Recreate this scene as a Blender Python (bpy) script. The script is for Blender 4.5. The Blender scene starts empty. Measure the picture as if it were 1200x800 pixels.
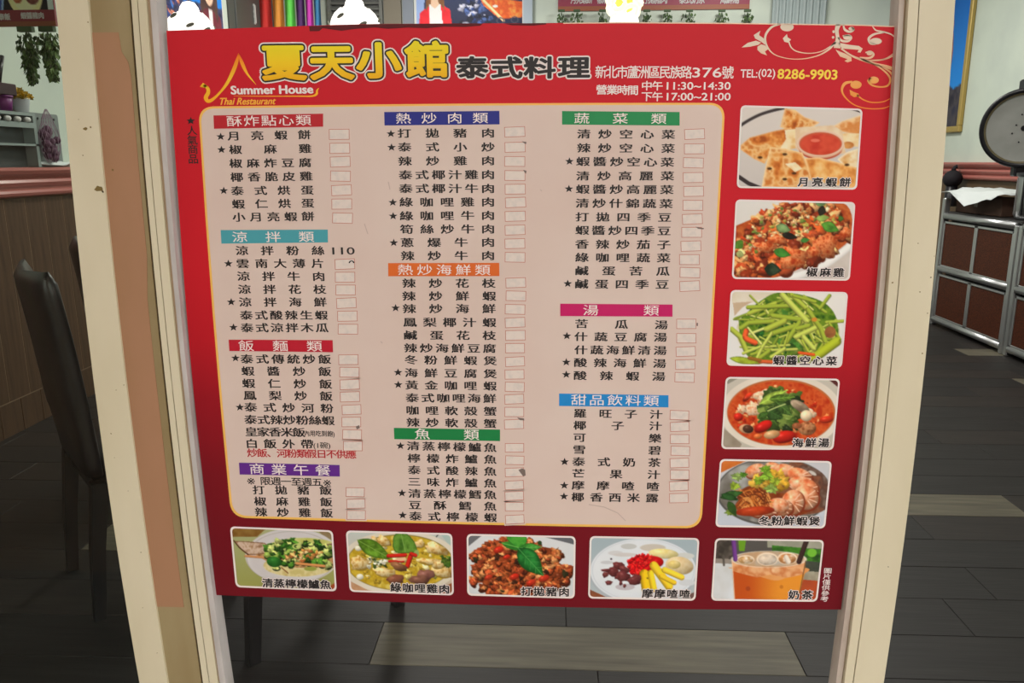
import bpy, math, random
import numpy as np
from mathutils import Matrix, Vector

# ------------------------------------------------------------------ camera
F = 930.0                                   # focal length in pixels of the 1200x800 frame
PITCH, YAW, ROLL = -0.22290939, -0.04861731, 0.00350113
CAM = np.array([0.0, -0.98991, 1.25])

def _rot(p, y, r):
    cp, sp, cy, sy, cr, sr = math.cos(p), math.sin(p), math.cos(y), math.sin(y), math.cos(r), math.sin(r)
    rx = np.array([[1, 0, 0], [0, cp, -sp], [0, sp, cp]])
    ry = np.array([[cy, 0, sy], [0, 1, 0], [-sy, 0, cy]])
    rz = np.array([[cr, -sr, 0], [sr, cr, 0], [0, 0, 1]])
    return ry @ rx @ rz
ROT = _rot(PITCH, YAW, ROLL)
def _w(d): return np.array([d[0], d[2], -d[1]])
scene = bpy.context.scene
cam_data = bpy.data.cameras.new('camera')
cam_data.sensor_width = 36.0
cam_data.lens = F / 1200.0 * 36.0
cam_data.clip_start = 0.05
cam = bpy.data.objects.new('camera', cam_data)
scene.collection.objects.link(cam)
ax, ay, az = _w(ROT[:, 0]), -_w(ROT[:, 1]), -_w(ROT[:, 2])
cam.matrix_world = Matrix(((ax[0], ay[0], az[0], CAM[0]), (ax[1], ay[1], az[1], CAM[1]),
                           (ax[2], ay[2], az[2], CAM[2]), (0, 0, 0, 1)))
scene.camera = cam

# ------------------------------------------------------------------ world, lights, exposure
world = bpy.data.worlds.new('overcast_sky')
scene.world = world
world.use_nodes = True
bg = world.node_tree.nodes['Background']
bg.inputs['Color'].default_value = (1.0, 0.96, 0.90, 1)
bg.inputs['Strength'].default_value = 4.5
scene.view_settings.view_transform = 'Standard'
scene.view_settings.look = 'None'
scene.view_settings.exposure = 0.0
scene.view_settings.gamma = 1.0
E_FRONT = 1.0                              # light level on the facade, for reading colours as albedo

# ------------------------------------------------------------------ helpers
def ray(px, py):
    return _w(ROT @ np.array([(px - 600) / F, (py - 400) / F, 1.0]))
def on_y(px, py, y=0.0):
    d = ray(px, py); return CAM + d * ((y - CAM[1]) / d[1])
def on_x(px, py, x):
    d = ray(px, py); return CAM + d * ((x - CAM[0]) / d[0])
def on_z(px, py, z=0.0):
    d = ray(px, py); return CAM + d * ((z - CAM[2]) / d[2])
def lin(c):
    c = np.asarray(c, float) / 255.0
    return np.where(c <= 0.04045, c / 12.92, ((c + 0.055) / 1.055) ** 2.4)
def alb(c, e=None):
    v = np.clip(lin(c) / (E_FRONT if e is None else e), 0, 0.93)
    return (float(v[0]), float(v[1]), float(v[2]), 1.0)

def mat(name, col, rough=0.5, metal=0.0, spec=0.4, emit=None, estr=0.0, noise=None, bump=None, coat=0.0):
    """col: linear rgba.  noise=(scale, rgba2, lo, hi[, stretch]); bump=(scale, strength[, stretch])"""
    m = bpy.data.materials.new(name); m.use_nodes = True
    nt = m.node_tree; b = nt.nodes['Principled BSDF']
    b.inputs['Base Color'].default_value = col
    b.inputs['Roughness'].default_value = rough
    b.inputs['Metallic'].default_value = metal
    b.inputs['Specular IOR Level'].default_value = spec
    b.inputs['Coat Weight'].default_value = coat
    if emit:
        b.inputs['Emission Color'].default_value = emit; b.inputs['Emission Strength'].default_value = estr
    tc = None
    if noise or bump: tc = nt.nodes.new('ShaderNodeTexCoord')
    def nz(scale, stretch):
        mp = nt.nodes.new('ShaderNodeMapping'); mp.inputs['Scale'].default_value = stretch
        nt.links.new(tc.outputs['Object'], mp.inputs['Vector'])
        n = nt.nodes.new('ShaderNodeTexNoise'); n.inputs['Scale'].default_value = scale
        n.inputs['Detail'].default_value = 5.0
        nt.links.new(mp.outputs['Vector'], n.inputs['Vector'])
        return n
    if noise:
        n = nz(noise[0], noise[4] if len(noise) > 4 else (1, 1, 1))
        r = nt.nodes.new('ShaderNodeValToRGB')
        r.color_ramp.elements[0].position = noise[2]; r.color_ramp.elements[0].color = col
        r.color_ramp.elements[1].position = noise[3]; r.color_ramp.elements[1].color = noise[1]
        nt.links.new(n.outputs['Fac'], r.inputs['Fac']); nt.links.new(r.outputs['Color'], b.inputs['Base Color'])
    if bump:
        n = nz(bump[0], bump[2] if len(bump) > 2 else (1, 1, 1))
        bp = nt.nodes.new('ShaderNodeBump'); bp.inputs['Strength'].default_value = bump[1]; bp.inputs['Distance'].default_value = 0.002
        nt.links.new(n.outputs['Fac'], bp.inputs['Height']); nt.links.new(bp.outputs['Normal'], b.inputs['Normal'])
    return m

def zramp(name, stops, rough=0.45, xstops=None):
    """printed colour gradient: stops = [(z, rgba)] along the object's own height"""
    m = bpy.data.materials.new(name); m.use_nodes = True
    nt = m.node_tree; b = nt.nodes['Principled BSDF']
    b.inputs['Roughness'].default_value = rough; b.inputs['Specular IOR Level'].default_value = 0.15
    tc = nt.nodes.new('ShaderNodeTexCoord'); sp = nt.nodes.new('ShaderNodeSeparateXYZ')
    nt.links.new(tc.outputs['Object'], sp.inputs[0])
    def ramp(axis, st):
        lo, hi = st[0][0], st[-1][0]
        mr = nt.nodes.new('ShaderNodeMapRange'); mr.inputs['From Min'].default_value = lo; mr.inputs['From Max'].default_value = hi
        nt.links.new(sp.outputs[axis], mr.inputs['Value'])
        r = nt.nodes.new('ShaderNodeValToRGB'); els = r.color_ramp.elements
        els[0].color = st[0][1]; els[1].color = st[-1][1]
        for z, c in st[1:-1]:
            e = els.new((z - lo) / (hi - lo)); e.color = c
        nt.links.new(mr.outputs['Result'], r.inputs['Fac'])
        return r
    rz = ramp('Z', stops)
    if xstops:
        mx = nt.nodes.new('ShaderNodeMix'); mx.data_type = 'RGBA'; mx.blend_type = 'MULTIPLY'; mx.inputs['Factor'].default_value = 1.0
        nt.links.new(rz.outputs['Color'], mx.inputs['A']); nt.links.new(ramp('X', xstops).outputs['Color'], mx.inputs['B'])
        nt.links.new(mx.outputs['Result'], b.inputs['Base Color'])
    else:
        nt.links.new(rz.outputs['Color'], b.inputs['Base Color'])
    return m

def glass_mat(name, tint=(1, 1, 1, 1)):
    m = bpy.data.materials.new(name); m.use_nodes = True
    nt = m.node_tree; nt.nodes.remove(nt.nodes['Principled BSDF']); out = nt.nodes['Material Output']
    fr = nt.nodes.new('ShaderNodeFresnel'); fr.inputs['IOR'].default_value = 1.45
    tr = nt.nodes.new('ShaderNodeBsdfTransparent'); tr.inputs['Color'].default_value = tint
    gl = nt.nodes.new('ShaderNodeBsdfGlossy'); gl.inputs['Roughness'].default_value = 0.0
    mx = nt.nodes.new('ShaderNodeMixShader')
    gm = nt.nodes.new('ShaderNodeNewGeometry'); mu = nt.nodes.new('ShaderNodeMath'); mu.operation = 'MULTIPLY_ADD'; mu.inputs[1].default_value = -1.0; mu.inputs[2].default_value = 1.0
    m2 = nt.nodes.new('ShaderNodeMath'); m2.operation = 'MULTIPLY'            # only the outer side of each face of the pane mirrors
    nt.links.new(gm.outputs['Backfacing'], mu.inputs[0]); nt.links.new(mu.outputs[0], m2.inputs[0]); nt.links.new(fr.outputs[0], m2.inputs[1])
    nt.links.new(m2.outputs[0], mx.inputs[0]); nt.links.new(tr.outputs[0], mx.inputs[1]); nt.links.new(gl.outputs[0], mx.inputs[2])
    nt.links.new(mx.outputs[0], out.inputs['Surface'])
    return m

class MB:
    """collects shapes and builds them as one mesh"""
    def __init__(self): self.v = []; self.f = []; self.mi = []
    def add(self, vs, fs, mi=0):
        o = len(self.v); self.v += [tuple(map(float, p)) for p in vs]
        self.f += [tuple(i + o for i in f) for f in fs]; self.mi += [mi] * len(fs)
        return self
    def box(self, x0, y0, z0, x1, y1, z1, mi=0):
        return self.add([(x0, y0, z0), (x1, y0, z0), (x1, y1, z0), (x0, y1, z0), (x0, y0, z1), (x1, y0, z1), (x1, y1, z1), (x0, y1, z1)],
                        [(3, 2, 1, 0), (4, 5, 6, 7), (0, 1, 5, 4), (1, 2, 6, 5), (2, 3, 7, 6), (3, 0, 4, 7)], mi)
    def bbox(self, x0, y0, z0, x1, y1, z1, b, mi=0):
        """box with chamfered edges"""
        pts = []; 
        X, Y, Z = (x0, x1), (y0, y1), (z0, z1)
        for i in range(2):
            for j in range(2):
                for k in range(2):
                    sx, sy, sz = (1 if i == 0 else -1) * b, (1 if j == 0 else -1) * b, (1 if k == 0 else -1) * b
                    pts += [(X[i], Y[j] + sy, Z[k] + sz), (X[i] + sx, Y[j], Z[k] + sz), (X[i] + sx, Y[j] + sy, Z[k])]
        def V(i, j, k, a): return (i * 4 + j * 2 + k) * 3 + a
        fs = []
        fs += [(V(0,0,0,0), V(0,0,1,0), V(0,1,1,0), V(0,1,0,0)), (V(1,0,0,0), V(1,1,0,0), V(1,1,1,0), V(1,0,1,0))]
        fs += [(V(0,0,0,1), V(1,0,0,1), V(1,0,1,1), V(0,0,1,1)), (V(0,1,0,1), V(0,1,1,1), V(1,1,1,1), V(1,1,0,1))]
        fs += [(V(0,0,0,2), V(0,1,0,2), V(1,1,0,2), V(1,0,0,2)), (V(0,0,1,2), V(1,0,1,2), V(1,1,1,2), V(0,1,1,2))]
        for i in range(2):
            for j in range(2): fs.append((V(i,j,0,0), V(i,j,1,0), V(i,j,1,1), V(i,j,0,1)))
        for i in range(2):
            for k in range(2): fs.append((V(i,0,k,0), V(i,1,k,0), V(i,1,k,2), V(i,0,k,2)))
        for j in range(2):
            for k in range(2): fs.append((V(0,j,k,1), V(1,j,k,1), V(1,j,k,2), V(0,j,k,2)))
        for i in range(2):
            for j in range(2):
                for k in range(2): fs.append((V(i,j,k,0), V(i,j,k,1), V(i,j,k,2)))
        return self.add(pts, fs, mi)
    def tube(self, pts, rad, n=10, mi=0, closed_ends=True):
        pts = [np.array(p, float) for p in pts]
        if not hasattr(rad, '__len__'): rad = [rad] * len(pts)
        vs, fs = [], []
        up = np.array([0.0, 0, 1])
        for i, p in enumerate(pts):
            t = pts[min(i + 1, len(pts) - 1)] - pts[max(i - 1, 0)]; t = t / np.linalg.norm(t)
            a = np.cross(t, up)
            if np.linalg.norm(a) < 1e-3: a = np.cross(t, np.array([1.0, 0, 0]))
            a = a / np.linalg.norm(a); b = np.cross(t, a)
            for k in range(n):
                w = 2 * math.pi * k / n
                vs.append(p + rad[i] * (math.cos(w) * a + math.sin(w) * b))
        for i in range(len(pts) - 1):
            for k in range(n):
                fs.append((i * n + k, i * n + (k + 1) % n, (i + 1) * n + (k + 1) % n, (i + 1) * n + k))
        if closed_ends:
            fs.append(tuple(range(n - 1, -1, -1))); fs.append(tuple(range((len(pts) - 1) * n, len(pts) * n)))
        return self.add(vs, fs, mi)
    def lathe(self, prof, n=28, mi=0, M=None):
        vs, fs = [], []
        for r, z in prof:
            for k in range(n):
                w = 2 * math.pi * k / n
                p = Vector((r * math.cos(w), r * math.sin(w), z))
                vs.append(tuple(M @ p) if M is not None else tuple(p))
        for i in range(len(prof) - 1):
            for k in range(n):
                fs.append((i * n + k, i * n + (k + 1) % n, (i + 1) * n + (k + 1) % n, (i + 1) * n + k))
        return self.add(vs, fs, mi)
    def extrude_y(self, prof, y0, y1, mi=0):
        """closed profile of (x, z) run along y"""
        n = len(prof)
        vs = [(x, y0, z) for x, z in prof] + [(x, y1, z) for x, z in prof]
        fs = [(i, (i + 1) % n, n + (i + 1) % n, n + i) for i in range(n)] + [tuple(range(n - 1, -1, -1)), tuple(range(n, 2 * n))]
        return self.add(vs, fs, mi)
    def plate(self, poly, y0, y1, mi=0, front_only=False):
        """outline of (x, z) as a plate from y0 (front) to y1"""
        n = len(poly)
        if front_only: return self.add([(x, y0, z) for x, z in poly], [tuple(range(n))], mi)
        vs = [(x, y0, z) for x, z in poly] + [(x, y1, z) for x, z in poly]
        fs = [tuple(range(n)), tuple(range(2 * n - 1, n - 1, -1))] + [(i, n + i, n + (i + 1) % n, (i + 1) % n) for i in range(n)]
        return self.add(vs, fs, mi)
    def build(self, name, mats, parent=None, smooth=False, loc=None, kind=None):
        me = bpy.data.meshes.new(name)
        me.from_pydata(self.v, [], self.f)
        if not isinstance(mats, (list, tuple)): mats = [mats]
        for m in mats: me.materials.append(m)
        if len(mats) > 1: me.polygons.foreach_set('material_index', self.mi)
        if smooth: me.polygons.foreach_set('use_smooth', [True] * len(me.polygons))
        me.update()
        return link(name, me, parent, loc, kind)

def link(name, me, parent=None, loc=None, kind=None):
    o = bpy.data.objects.new(name, me); scene.collection.objects.link(o)
    if parent is not None: o.parent = parent
    if loc is not None: o.location = loc
    if kind: o['kind'] = kind
    return o
def tag(o, label, cat, group=None):
    o['label'] = label; o['category'] = cat
    if group: o['group'] = group
    return o
def thing(name, label, cat, loc=(0, 0, 0), rz=0.0, group=None):
    o = bpy.data.objects.new(name, None); scene.collection.objects.link(o)
    o.location = loc; o.rotation_euler = (0, 0, rz); o.empty_display_size = 0.05
    return tag(o, label, cat, group)
def copy_tree(o, parent=None):
    c = o.copy(); scene.collection.objects.link(c)
    if parent is not None: c.parent = parent
    for ch in [x for x in scene.objects if x.parent == o]: copy_tree(ch, c)
    return c
def catmull(pts, n=8):
    P = [np.array(p, float) for p in pts]; P = [2 * P[0] - P[1]] + P + [2 * P[-1] - P[-2]]
    out = []
    for i in range(1, len(P) - 2):
        for k in range(n):
            t = k / n
            out.append(0.5 * (2 * P[i] + (P[i + 1] - P[i - 1]) * t + (2 * P[i - 1] - 5 * P[i] + 4 * P[i + 1] - P[i + 2]) * t * t
                              + (-P[i - 1] + 3 * P[i] - 3 * P[i + 1] + P[i + 2]) * t ** 3))
    out.append(P[-2]); return out

# ------------------------------------------------------------------ materials
M = {}
M['cream'] = mat('cream_painted_aluminium', alb((217, 207, 180)), 0.4, noise=(9.0, alb((205, 194, 164)), 0.45, 0.8, (1, 1, 0.3)), bump=(60, 0.08))
M['cream_side'] = mat('cream_painted_channel', alb((160, 143, 106)), 0.5, noise=(14.0, alb((140, 120, 82)), 0.4, 0.75, (1, 1, 0.2)))
M['tape'] = mat('tan_tape', alb((172, 127, 97)), 0.6, noise=(12.0, alb((160, 120, 86)), 0.35, 0.75, (1, 1, 0.3)))
M['gap'] = mat('dark_joint', alb((70, 55, 30)), 0.9)
M['gasket'] = mat('grey_rubber_gasket', alb((198, 192, 190)), 0.45, noise=(40, alb((170, 165, 160)), 0.4, 0.8, (1, 1, 0.3)))
M['gasket_warm'] = mat('warm_grey_gasket', alb((196, 182, 170)), 0.45, noise=(40, alb((176, 158, 144)), 0.4, 0.8, (1, 1, 0.3)))
M['recess'] = mat('brown_recess', alb((165, 140, 110)), 0.6)
M['glassedge'] = mat('green_glass_edge', alb((85, 95, 90)), 0.3)
M['glass'] = glass_mat('clear_glass')
M['glass_left'] = glass_mat('faintly_green_glass', (0.93, 0.96, 0.93, 1))
M['dirt'] = mat('brown_dirt', alb((120, 100, 55)), 0.9)
M['paper_red'] = None
E_IN = 0.55
def albi(c): return alb(c, E_IN)
M['wall_paint'] = mat('pale_green_wall_paint', albi((158, 166, 156)), 0.7, noise=(3.0, albi((150, 158, 150)), 0.4, 0.7), bump=(30, 0.1))
M['ceiling'] = mat('white_ceiling_paint', (0.7, 0.7, 0.68, 1), 0.8)
M['dado'] = mat('dark_rose_gloss_moulding', (0.40, 0.125, 0.105, 1), 0.28, spec=0.5)
M['wainscot'] = mat('brown_wood_plank', (0.100, 0.056, 0.033, 1), 0.55, spec=0.2, noise=(6.0, (0.060, 0.034, 0.021, 1), 0.35, 0.7, (9, 9, 0.7)))
M['wainscot_gap'] = mat('tan_plank_joint', (0.22, 0.15, 0.09, 1), 0.7)
def plank_mat(name, a, b):
    return mat(name, a, 0.5, spec=0.25, noise=(5.0, b, 0.3, 0.72, (0.7, 9, 9)), bump=(14, 0.25, (0.6, 10, 10)))
M['floor_dark'] = plank_mat('charcoal_vinyl_plank', (0.024, 0.0215, 0.0205, 1), (0.013, 0.0115, 0.011, 1))
M['floor_mid'] = plank_mat('dark_brown_vinyl_plank', (0.030, 0.024, 0.021, 1), (0.016, 0.013, 0.012, 1))
M['floor_light'] = plank_mat('pale_grey_vinyl_plank', (0.15, 0.135, 0.095, 1), (0.070, 0.063, 0.047, 1))
M['floor_joint'] = mat('dark_floor_joint', (0.012, 0.011, 0.010, 1), 0.8)
M['leather'] = mat('black_leather', (0.012, 0.011, 0.013, 1), 0.32, spec=0.5, bump=(80, 0.1))
M['black_wood'] = mat('black_lacquered_leg', (0.010, 0.009, 0.010, 1), 0.4)
M['alu'] = mat('brushed_aluminium', (0.50, 0.51, 0.52, 1), 0.33, metal=0.9)
M['speckle'] = mat('speckled_brown_panel', (0.095, 0.024, 0.010, 1), 0.5, spec=0.15, noise=(130.0, (0.030, 0.010, 0.006, 1), 0.42, 0.6))
M['counter_top'] = mat('dark_counter_top', (0.02, 0.018, 0.018, 1), 0.4)
M['steel'] = mat('stainless_steel', (0.42, 0.42, 0.43, 1), 0.28, metal=1.0)
M['black_plastic'] = mat('black_plastic', (0.012, 0.012, 0.016, 1), 0.35)
M['carton'] = mat('brown_cardboard', (0.07, 0.035, 0.022, 1), 0.8)
M['white_paper'] = mat('crumpled_white_paper', (0.62, 0.66, 0.66, 1), 0.7)
M['white'] = mat('white_plastic', (0.7, 0.7, 0.68, 1), 0.5)

# ------------------------------------------------------------------ setting: ground, room shell
pav = MB().box(-60, -60, -0.12, 60, -0.03, -0.02).build('pavement', mat('grey_paving', (0.16, 0.155, 0.15, 1), 0.8, noise=(6, (0.12, 0.115, 0.11, 1), 0.4, 0.7)), kind='structure')
pav.name = 'floor_pavement'
# unseen walkway roof and low street front, added to shape daylight and reflections
MB().box(-14, -3.0, 3.2, 14, -0.06, 3.4).build('ceiling_unseen_walkway', mat('unseen_walkway_paint', (0.55, 0.53, 0.48, 1), 0.8), kind='structure')
MB().box(-30, -11.0, -0.02, 30, -10.0, 3.6).build('wall_unseen_street', mat('unseen_street_stucco', (0.22, 0.21, 0.20, 1), 0.8, noise=(0.6, (0.12, 0.12, 0.125, 1), 0.4, 0.6)), kind='structure')
X_L, X_R, Y_B, Z_C = -2.54, 3.45, 6.8, 3.2
floor = MB().box(X_L, -0.03, -0.05, X_R, Y_B, -0.004).build('floor', M['floor_joint'], kind='structure')
MB().box(X_L - 0.1, -0.1, Z_C, X_R + 0.1, Y_B + 0.1, Z_C + 0.1).build('ceiling', M['ceiling'], kind='structure')
wall_left = MB().box(X_L - 0.1, 0.06, 0, X_L, Y_B, Z_C).build('wall_left', M['wall_paint'], kind='structure')
MB().box(X_R, -0.06, 0, X_R + 0.1, Y_B, Z_C).build('wall_right', M['wall_paint'], kind='structure')
MB().box(X_L - 0.1, Y_B, 0, X_R + 0.1, Y_B + 0.1, Z_C).build('wall_back', M['wall_paint'], kind='structure')
M['facade'] = mat('pale_stucco', (0.5, 0.48, 0.43, 1), 0.8)
wf = MB().box(X_L - 0.1, -0.06, 2.42, X_R + 0.1, 0.06, Z_C)
wf.box(1.75, -0.06, 0, X_R, 0.06, 2.42)
wf.build('wall_front', M['facade'], kind='structure')

MB().box(-2.3, -2.7, -0.02, -1.0, -1.25, 3.2).build('wall_shading_block', mat('tan_shading_block', (0.30, 0.20, 0.13, 1), 0.6), kind='structure')  # unseen block added to shade and warm the left of the facade

# floor planks: rows of 0.19 m, running left to right, 1.2 m long
PW, PL_ = 0.19, 1.1
rowbase = 0.785
def plank_mesh(m, length):
    b = 0.0016
    me = MB().bbox(b * 0.5, b * 0.5, -0.012, length - b * 0.5, PW - b * 0.5, 0.0, 0.0012)
    d = bpy.data.meshes.new('plank'); d.from_pydata(me.v, [], me.f); d.materials.append(m); d.update()
    return d
pm = {k: plank_mesh(M[k], PL_) for k in ('floor_dark', 'floor_mid', 'floor_light')}
random.seed(4)
light_at = {0: -0.455, 5: 0.63, 3: -1.55, 14: 2.706, 18: 2.745}      # row -> x where its pale plank starts
n_pl = 0
for r in range(-4, 32):
    y0 = rowbase + r * PW
    if y0 + PW < 0.0 or y0 + PW > Y_B: continue
    pin = light_at.get(r)
    off = random.uniform(0, PL_) if pin is None else (pin - X_L) % PL_
    if r == 2: off = (1.31 - X_L) % PL_
    if r == 4: off = (1.305 - X_L) % PL_
    x = X_L - PL_ + off
    while x < X_R:
        a, b = max(x, X_L), min(x + PL_, X_R)
        if b - a > 0.05:
            k = 'floor_light' if (pin is not None and abs(x - pin) < 0.02) else random.choice(('floor_dark', 'floor_dark', 'floor_mid'))
            me = pm[k] if (b - a) > PL_ - 1e-4 else plank_mesh(M[k], b - a)
            link('plank', me, floor, (a, y0, random.uniform(-0.0006, 0.0)))
            n_pl += 1
        x += PL_

# left wall: upright planks over a row of short skirting pieces, rose dado moulding
def wplank(z0, z1, w):
    b = MB().bbox(0, 0.0022, z0, 0.012, w - 0.0022, z1 - 0.002, 0.001)
    d = bpy.data.meshes.new('plank'); d.from_pydata(b.v, [], b.f); d.materials.append(M['wainscot']); d.update(); return d
MB().box(X_L, 0.06, 0, X_L + 0.0145, Y_B, 1.09).build('plank_backing', M['wainscot_gap'], wall_left)
up, low = wplank(0.16, 1.09, 0.15), wplank(0.0, 0.158, 0.15)
y = 0.06
while y < Y_B - 0.16:
    link('plank', up, wall_left, (X_L + 0.004, y, 0)); y += 0.15
y = 0.13
while y < Y_B - 0.16:
    link('plank', low, wall_left, (X_L + 0.006, y, 0)); y += 0.15
def dado(sx, x, y0, y1, name):
    pr = [(0, 1.09), (0.030, 1.092), (0.042, 1.100), (0.046, 1.112), (0.040, 1.124), (0.030, 1.130), (0.030, 1.136), (0.044, 1.146),
          (0.050, 1.160), (0.042, 1.174), (0.034, 1.180), (0.046, 1.190), (0.062, 1.200), (0.070, 1.216), (0.066, 1.230), (0, 1.232)]
    p = [(x + sx * a, z) for a, z in pr]
    MB().extrude_y(p, y0, y1).build(name, M['dado'], kind='structure')
dado(1, X_L, 0.07, Y_B, 'trim_1')
dado(-1, X_R, 0.07, Y_B, 'trim_2')
# right wall lower panelling
wr = MB()
wr.box(X_R - 0.008, 0.07, 0, X_R, Y_B, 1.09)
wr.build('baseboard_right', mat('brown_panel_board', (0.12, 0.075, 0.04, 1), 0.5), kind='structure')

# ------------------------------------------------------------------ the glazed leaf and its frame (facade plane y = 0)
def line_fn(pts):
    """x of a frame edge as a smooth function of height, from points measured on the plane y"""
    def make(yp):
        P = [on_y(px, py, yp) for px, py in pts]
        c = np.polyfit([p[2] for p in P], [p[0] for p in P], 2 if len(P) > 2 else 1)
        return lambda z: float(np.polyval(c, min(max(z, 0.50), 1.46)))
    return make
L0 = line_fn([(65.7, 2), (84, 215), (160.7, 785)])
L1 = line_fn([(104.5, 15), (121.6, 215), (144, 415), (194, 785)])
L2 = line_fn([(152.5, 15), (169, 215), (188.5, 415), (234, 785)])
L2b = line_fn([(154.8, 15), (171.2, 215), (190.5, 415), (235.8, 785)])
L3 = line_fn([(161.7, 15), (178, 215), (197.3, 415), (242.7, 785)])
L3b = line_fn([(162.6, 15), (178.9, 215), (198.2, 415), (243.6, 785)])
L4 = line_fn([(172.4, 15), (188.4, 215), (208, 415), (253.3, 785)])
L5 = line_fn([(177, 15), (192.2, 215), (211.5, 415), (255.5, 785)])
L6 = line_fn([(184.7, 15), (198.5, 215), (216.9, 415), (262.5, 785)])
L7 = line_fn([(187, 15), (201, 215), (219.5, 415), (265, 785)])
Rm = line_fn([(1050, 15), (1039, 215), (1020.5, 415), (978.5, 785)])
R0 = line_fn([(1052.6, 15), (1041, 215), (1023, 415), (981.5, 785)])
R0b = line_fn([(1059, 15), (1046.5, 215), (1029.5, 415), (988, 785)])
R1 = line_fn([(1064, 15), (1051.3, 215), (1033.6, 415), (991.6, 785)])
R2 = line_fn([(1076, 15), (1062.2, 215), (1045, 415), (1001.2, 785)])
R2b = line_fn([(1077.2, 15), (1063.4, 215), (1046.2, 415), (1002.4, 785)])
R3 = line_fn([(1118.5, 15), (1104, 215), (1085, 415), (1038, 785)])
ZS = [0.0, 0.5] + list(np.linspace(0.56, 1.46, 14)) + [2.38]
def strip(a, b, yf, yb, mb=None, mi=0, z0=0.0, z1=2.38):
    fa, fb = a(yf) if callable(a) else (lambda z: a), b(yf) if callable(b) else (lambda z: b)
    mb = mb or MB()
    zs = [z for z in ZS if z0 < z < z1]; zs = [z0] + zs + [z1]
    vs = []
    for z in zs: vs += [(fa(z), yf, z), (fb(z), yf, z), (fb(z), yb, z), (fa(z), yb, z)]
    fs = [(0, 1, 2, 3)]
    for i in range(len(zs) - 1):
        o = i * 4
        for k in range(4): fs.append((o + k, o + 4 + k, o + 4 + (k + 1) % 4, o + (k + 1) % 4))
    o = (len(zs) - 1) * 4; fs.append((o + 3, o + 2, o + 1, o))
    return mb.add(vs, fs, mi)
YF = -0.010
# door jamb left of the leaf: cream front post and the tan channel beside it
jamb = strip(L0, L1, YF, 0.05).build('trim_3', M['cream'], kind='structure')
ch = strip(L1, L2, -0.006, 0.05).build('channel', M['cream_side'], jamb)
# strip of tan tape left in the channel, torn at its top
la, lb = L1(-0.0064), L2(-0.0064)
mb = MB(); vs = []
zt = on_y(120, 38, -0.0064)[2]
zz = list(np.linspace(0.64, zt - 0.05, 14)) + [zt - 0.034, zt - 0.022, zt]
for i, z in enumerate(zz):
    x0, x1 = la(z), lb(z); w = {len(zz) - 1: 0.68, len(zz) - 2: 0.72, len(zz) - 3: 0.86}.get(i, 0.90 if z > 1.1 else 0.80)
    vs += [(x0 + 0.0005, -0.0066, z), (x0 + (x1 - x0) * w, -0.0066, z), (x0 + (x1 - x0) * w, -0.006, z), (x0 + 0.0005, -0.006, z)]
fs = []
for i in range(len(zz) - 1):
    o = i * 4
    for k in range(4): fs.append((o + k, o + 4 + k, o + 4 + (k + 1) % 4, o + (k + 1) % 4))
mb.add(vs, fs).build('tape_strip', M['tape'], jamb)
# chips and specks on the jamb
def spot(px, py, r, yp, parent, name='paint_chip', m='dirt', seed=1, asp=1.0):
    rnd = random.Random(seed); c = on_y(px, py, yp); n = 9; s = 0.00105
    pts = [(c[0] + r * s * asp * rnd.uniform(.6, 1.1) * math.cos(2 * math.pi * k / n), c[2] + r * s * rnd.uniform(.6, 1.1) * math.sin(2 * math.pi * k / n)) for k in range(n)]
    return MB().plate(pts, yp, yp + 0.0006).build(name, M[m], parent)
spot(116, 221, 4, YF - 0.0003, jamb, seed=3, asp=1.5)
spot(120.3, 224.5, 1.4, YF - 0.0005, jamb, m='gap', seed=4)
spot(100, 151, 2.0, YF - 0.0003, jamb, seed=5, asp=1.4); spot(106, 149, 1.2, YF - 0.0003, jamb, seed=6)
for i, (px, py, r) in enumerate([(103, 26, .9), (97, 182, .8), (132, 199, 1.4), (145, 451, .8), (136, 457, .7), (130, 508, .9), (134, 536, .6), (165, 647, .8), (150, 575, .6), (92, 140, .6), (184, 765, .7), (167, 712, .7)]):
    spot(px, py, r, -0.0070 if px == 132 else YF - 0.0003, jamb, seed=10 + i)
# ---- leaf
leaf = bpy.data.objects.new('door_1', None); scene.collection.objects.link(leaf); leaf['kind'] = 'structure'
strip(L2, L2b, -0.004, 0.03).build('joint', M['gap'], leaf)
mb = MB(); strip(L2b, L3, -0.012, 0.03, mb); strip(L3, L3b, -0.010, 0.03, mb, 1); strip(L3b, L4, -0.013, 0.03, mb)
mb.build('stile', [M['cream'], M['gap']], leaf)
strip(L4, L5, -0.010, 0.02).build('glazing_rebate', M['recess'], leaf)
strip(L5, L6, -0.012, 0.012).build('gasket', M['gasket'], leaf)
strip(L6, L7, -0.004, 0.009).build('glass_edge', M['glassedge'], leaf)
mb = MB(); strip(R1, R2, -0.018, 0.03, mb); strip(R2, R2b, -0.014, 0.03, mb, 1); strip(R2b, R3, -0.018, 0.03, mb)
mb.build('stile', [M['cream'], M['recess']], leaf)
strip(R0b, R1, -0.010, 0.02).build('glazing_rebate', M['recess'], leaf)
strip(R0, R0b, -0.012, 0.012).build('gasket', M['gasket_warm'], leaf)
strip(Rm, R0, -0.002, 0.009).build('glass_edge', M['glassedge'], leaf)
xl, xr = L4(0)(1.0), R1(0)(1.0)
MB().box(xl, -0.024, 0.0, xr, 0.03, 0.14).build('bottom_rail', M['cream'], leaf)
MB().box(xl, -0.024, 2.28, xr, 0.03, 2.38).build('top_rail', M['cream'], leaf)
MB().box(xl, 0.0, 0.14, xr, 0.006, 2.28).build('glass_pane', M['glass'], leaf)
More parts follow.
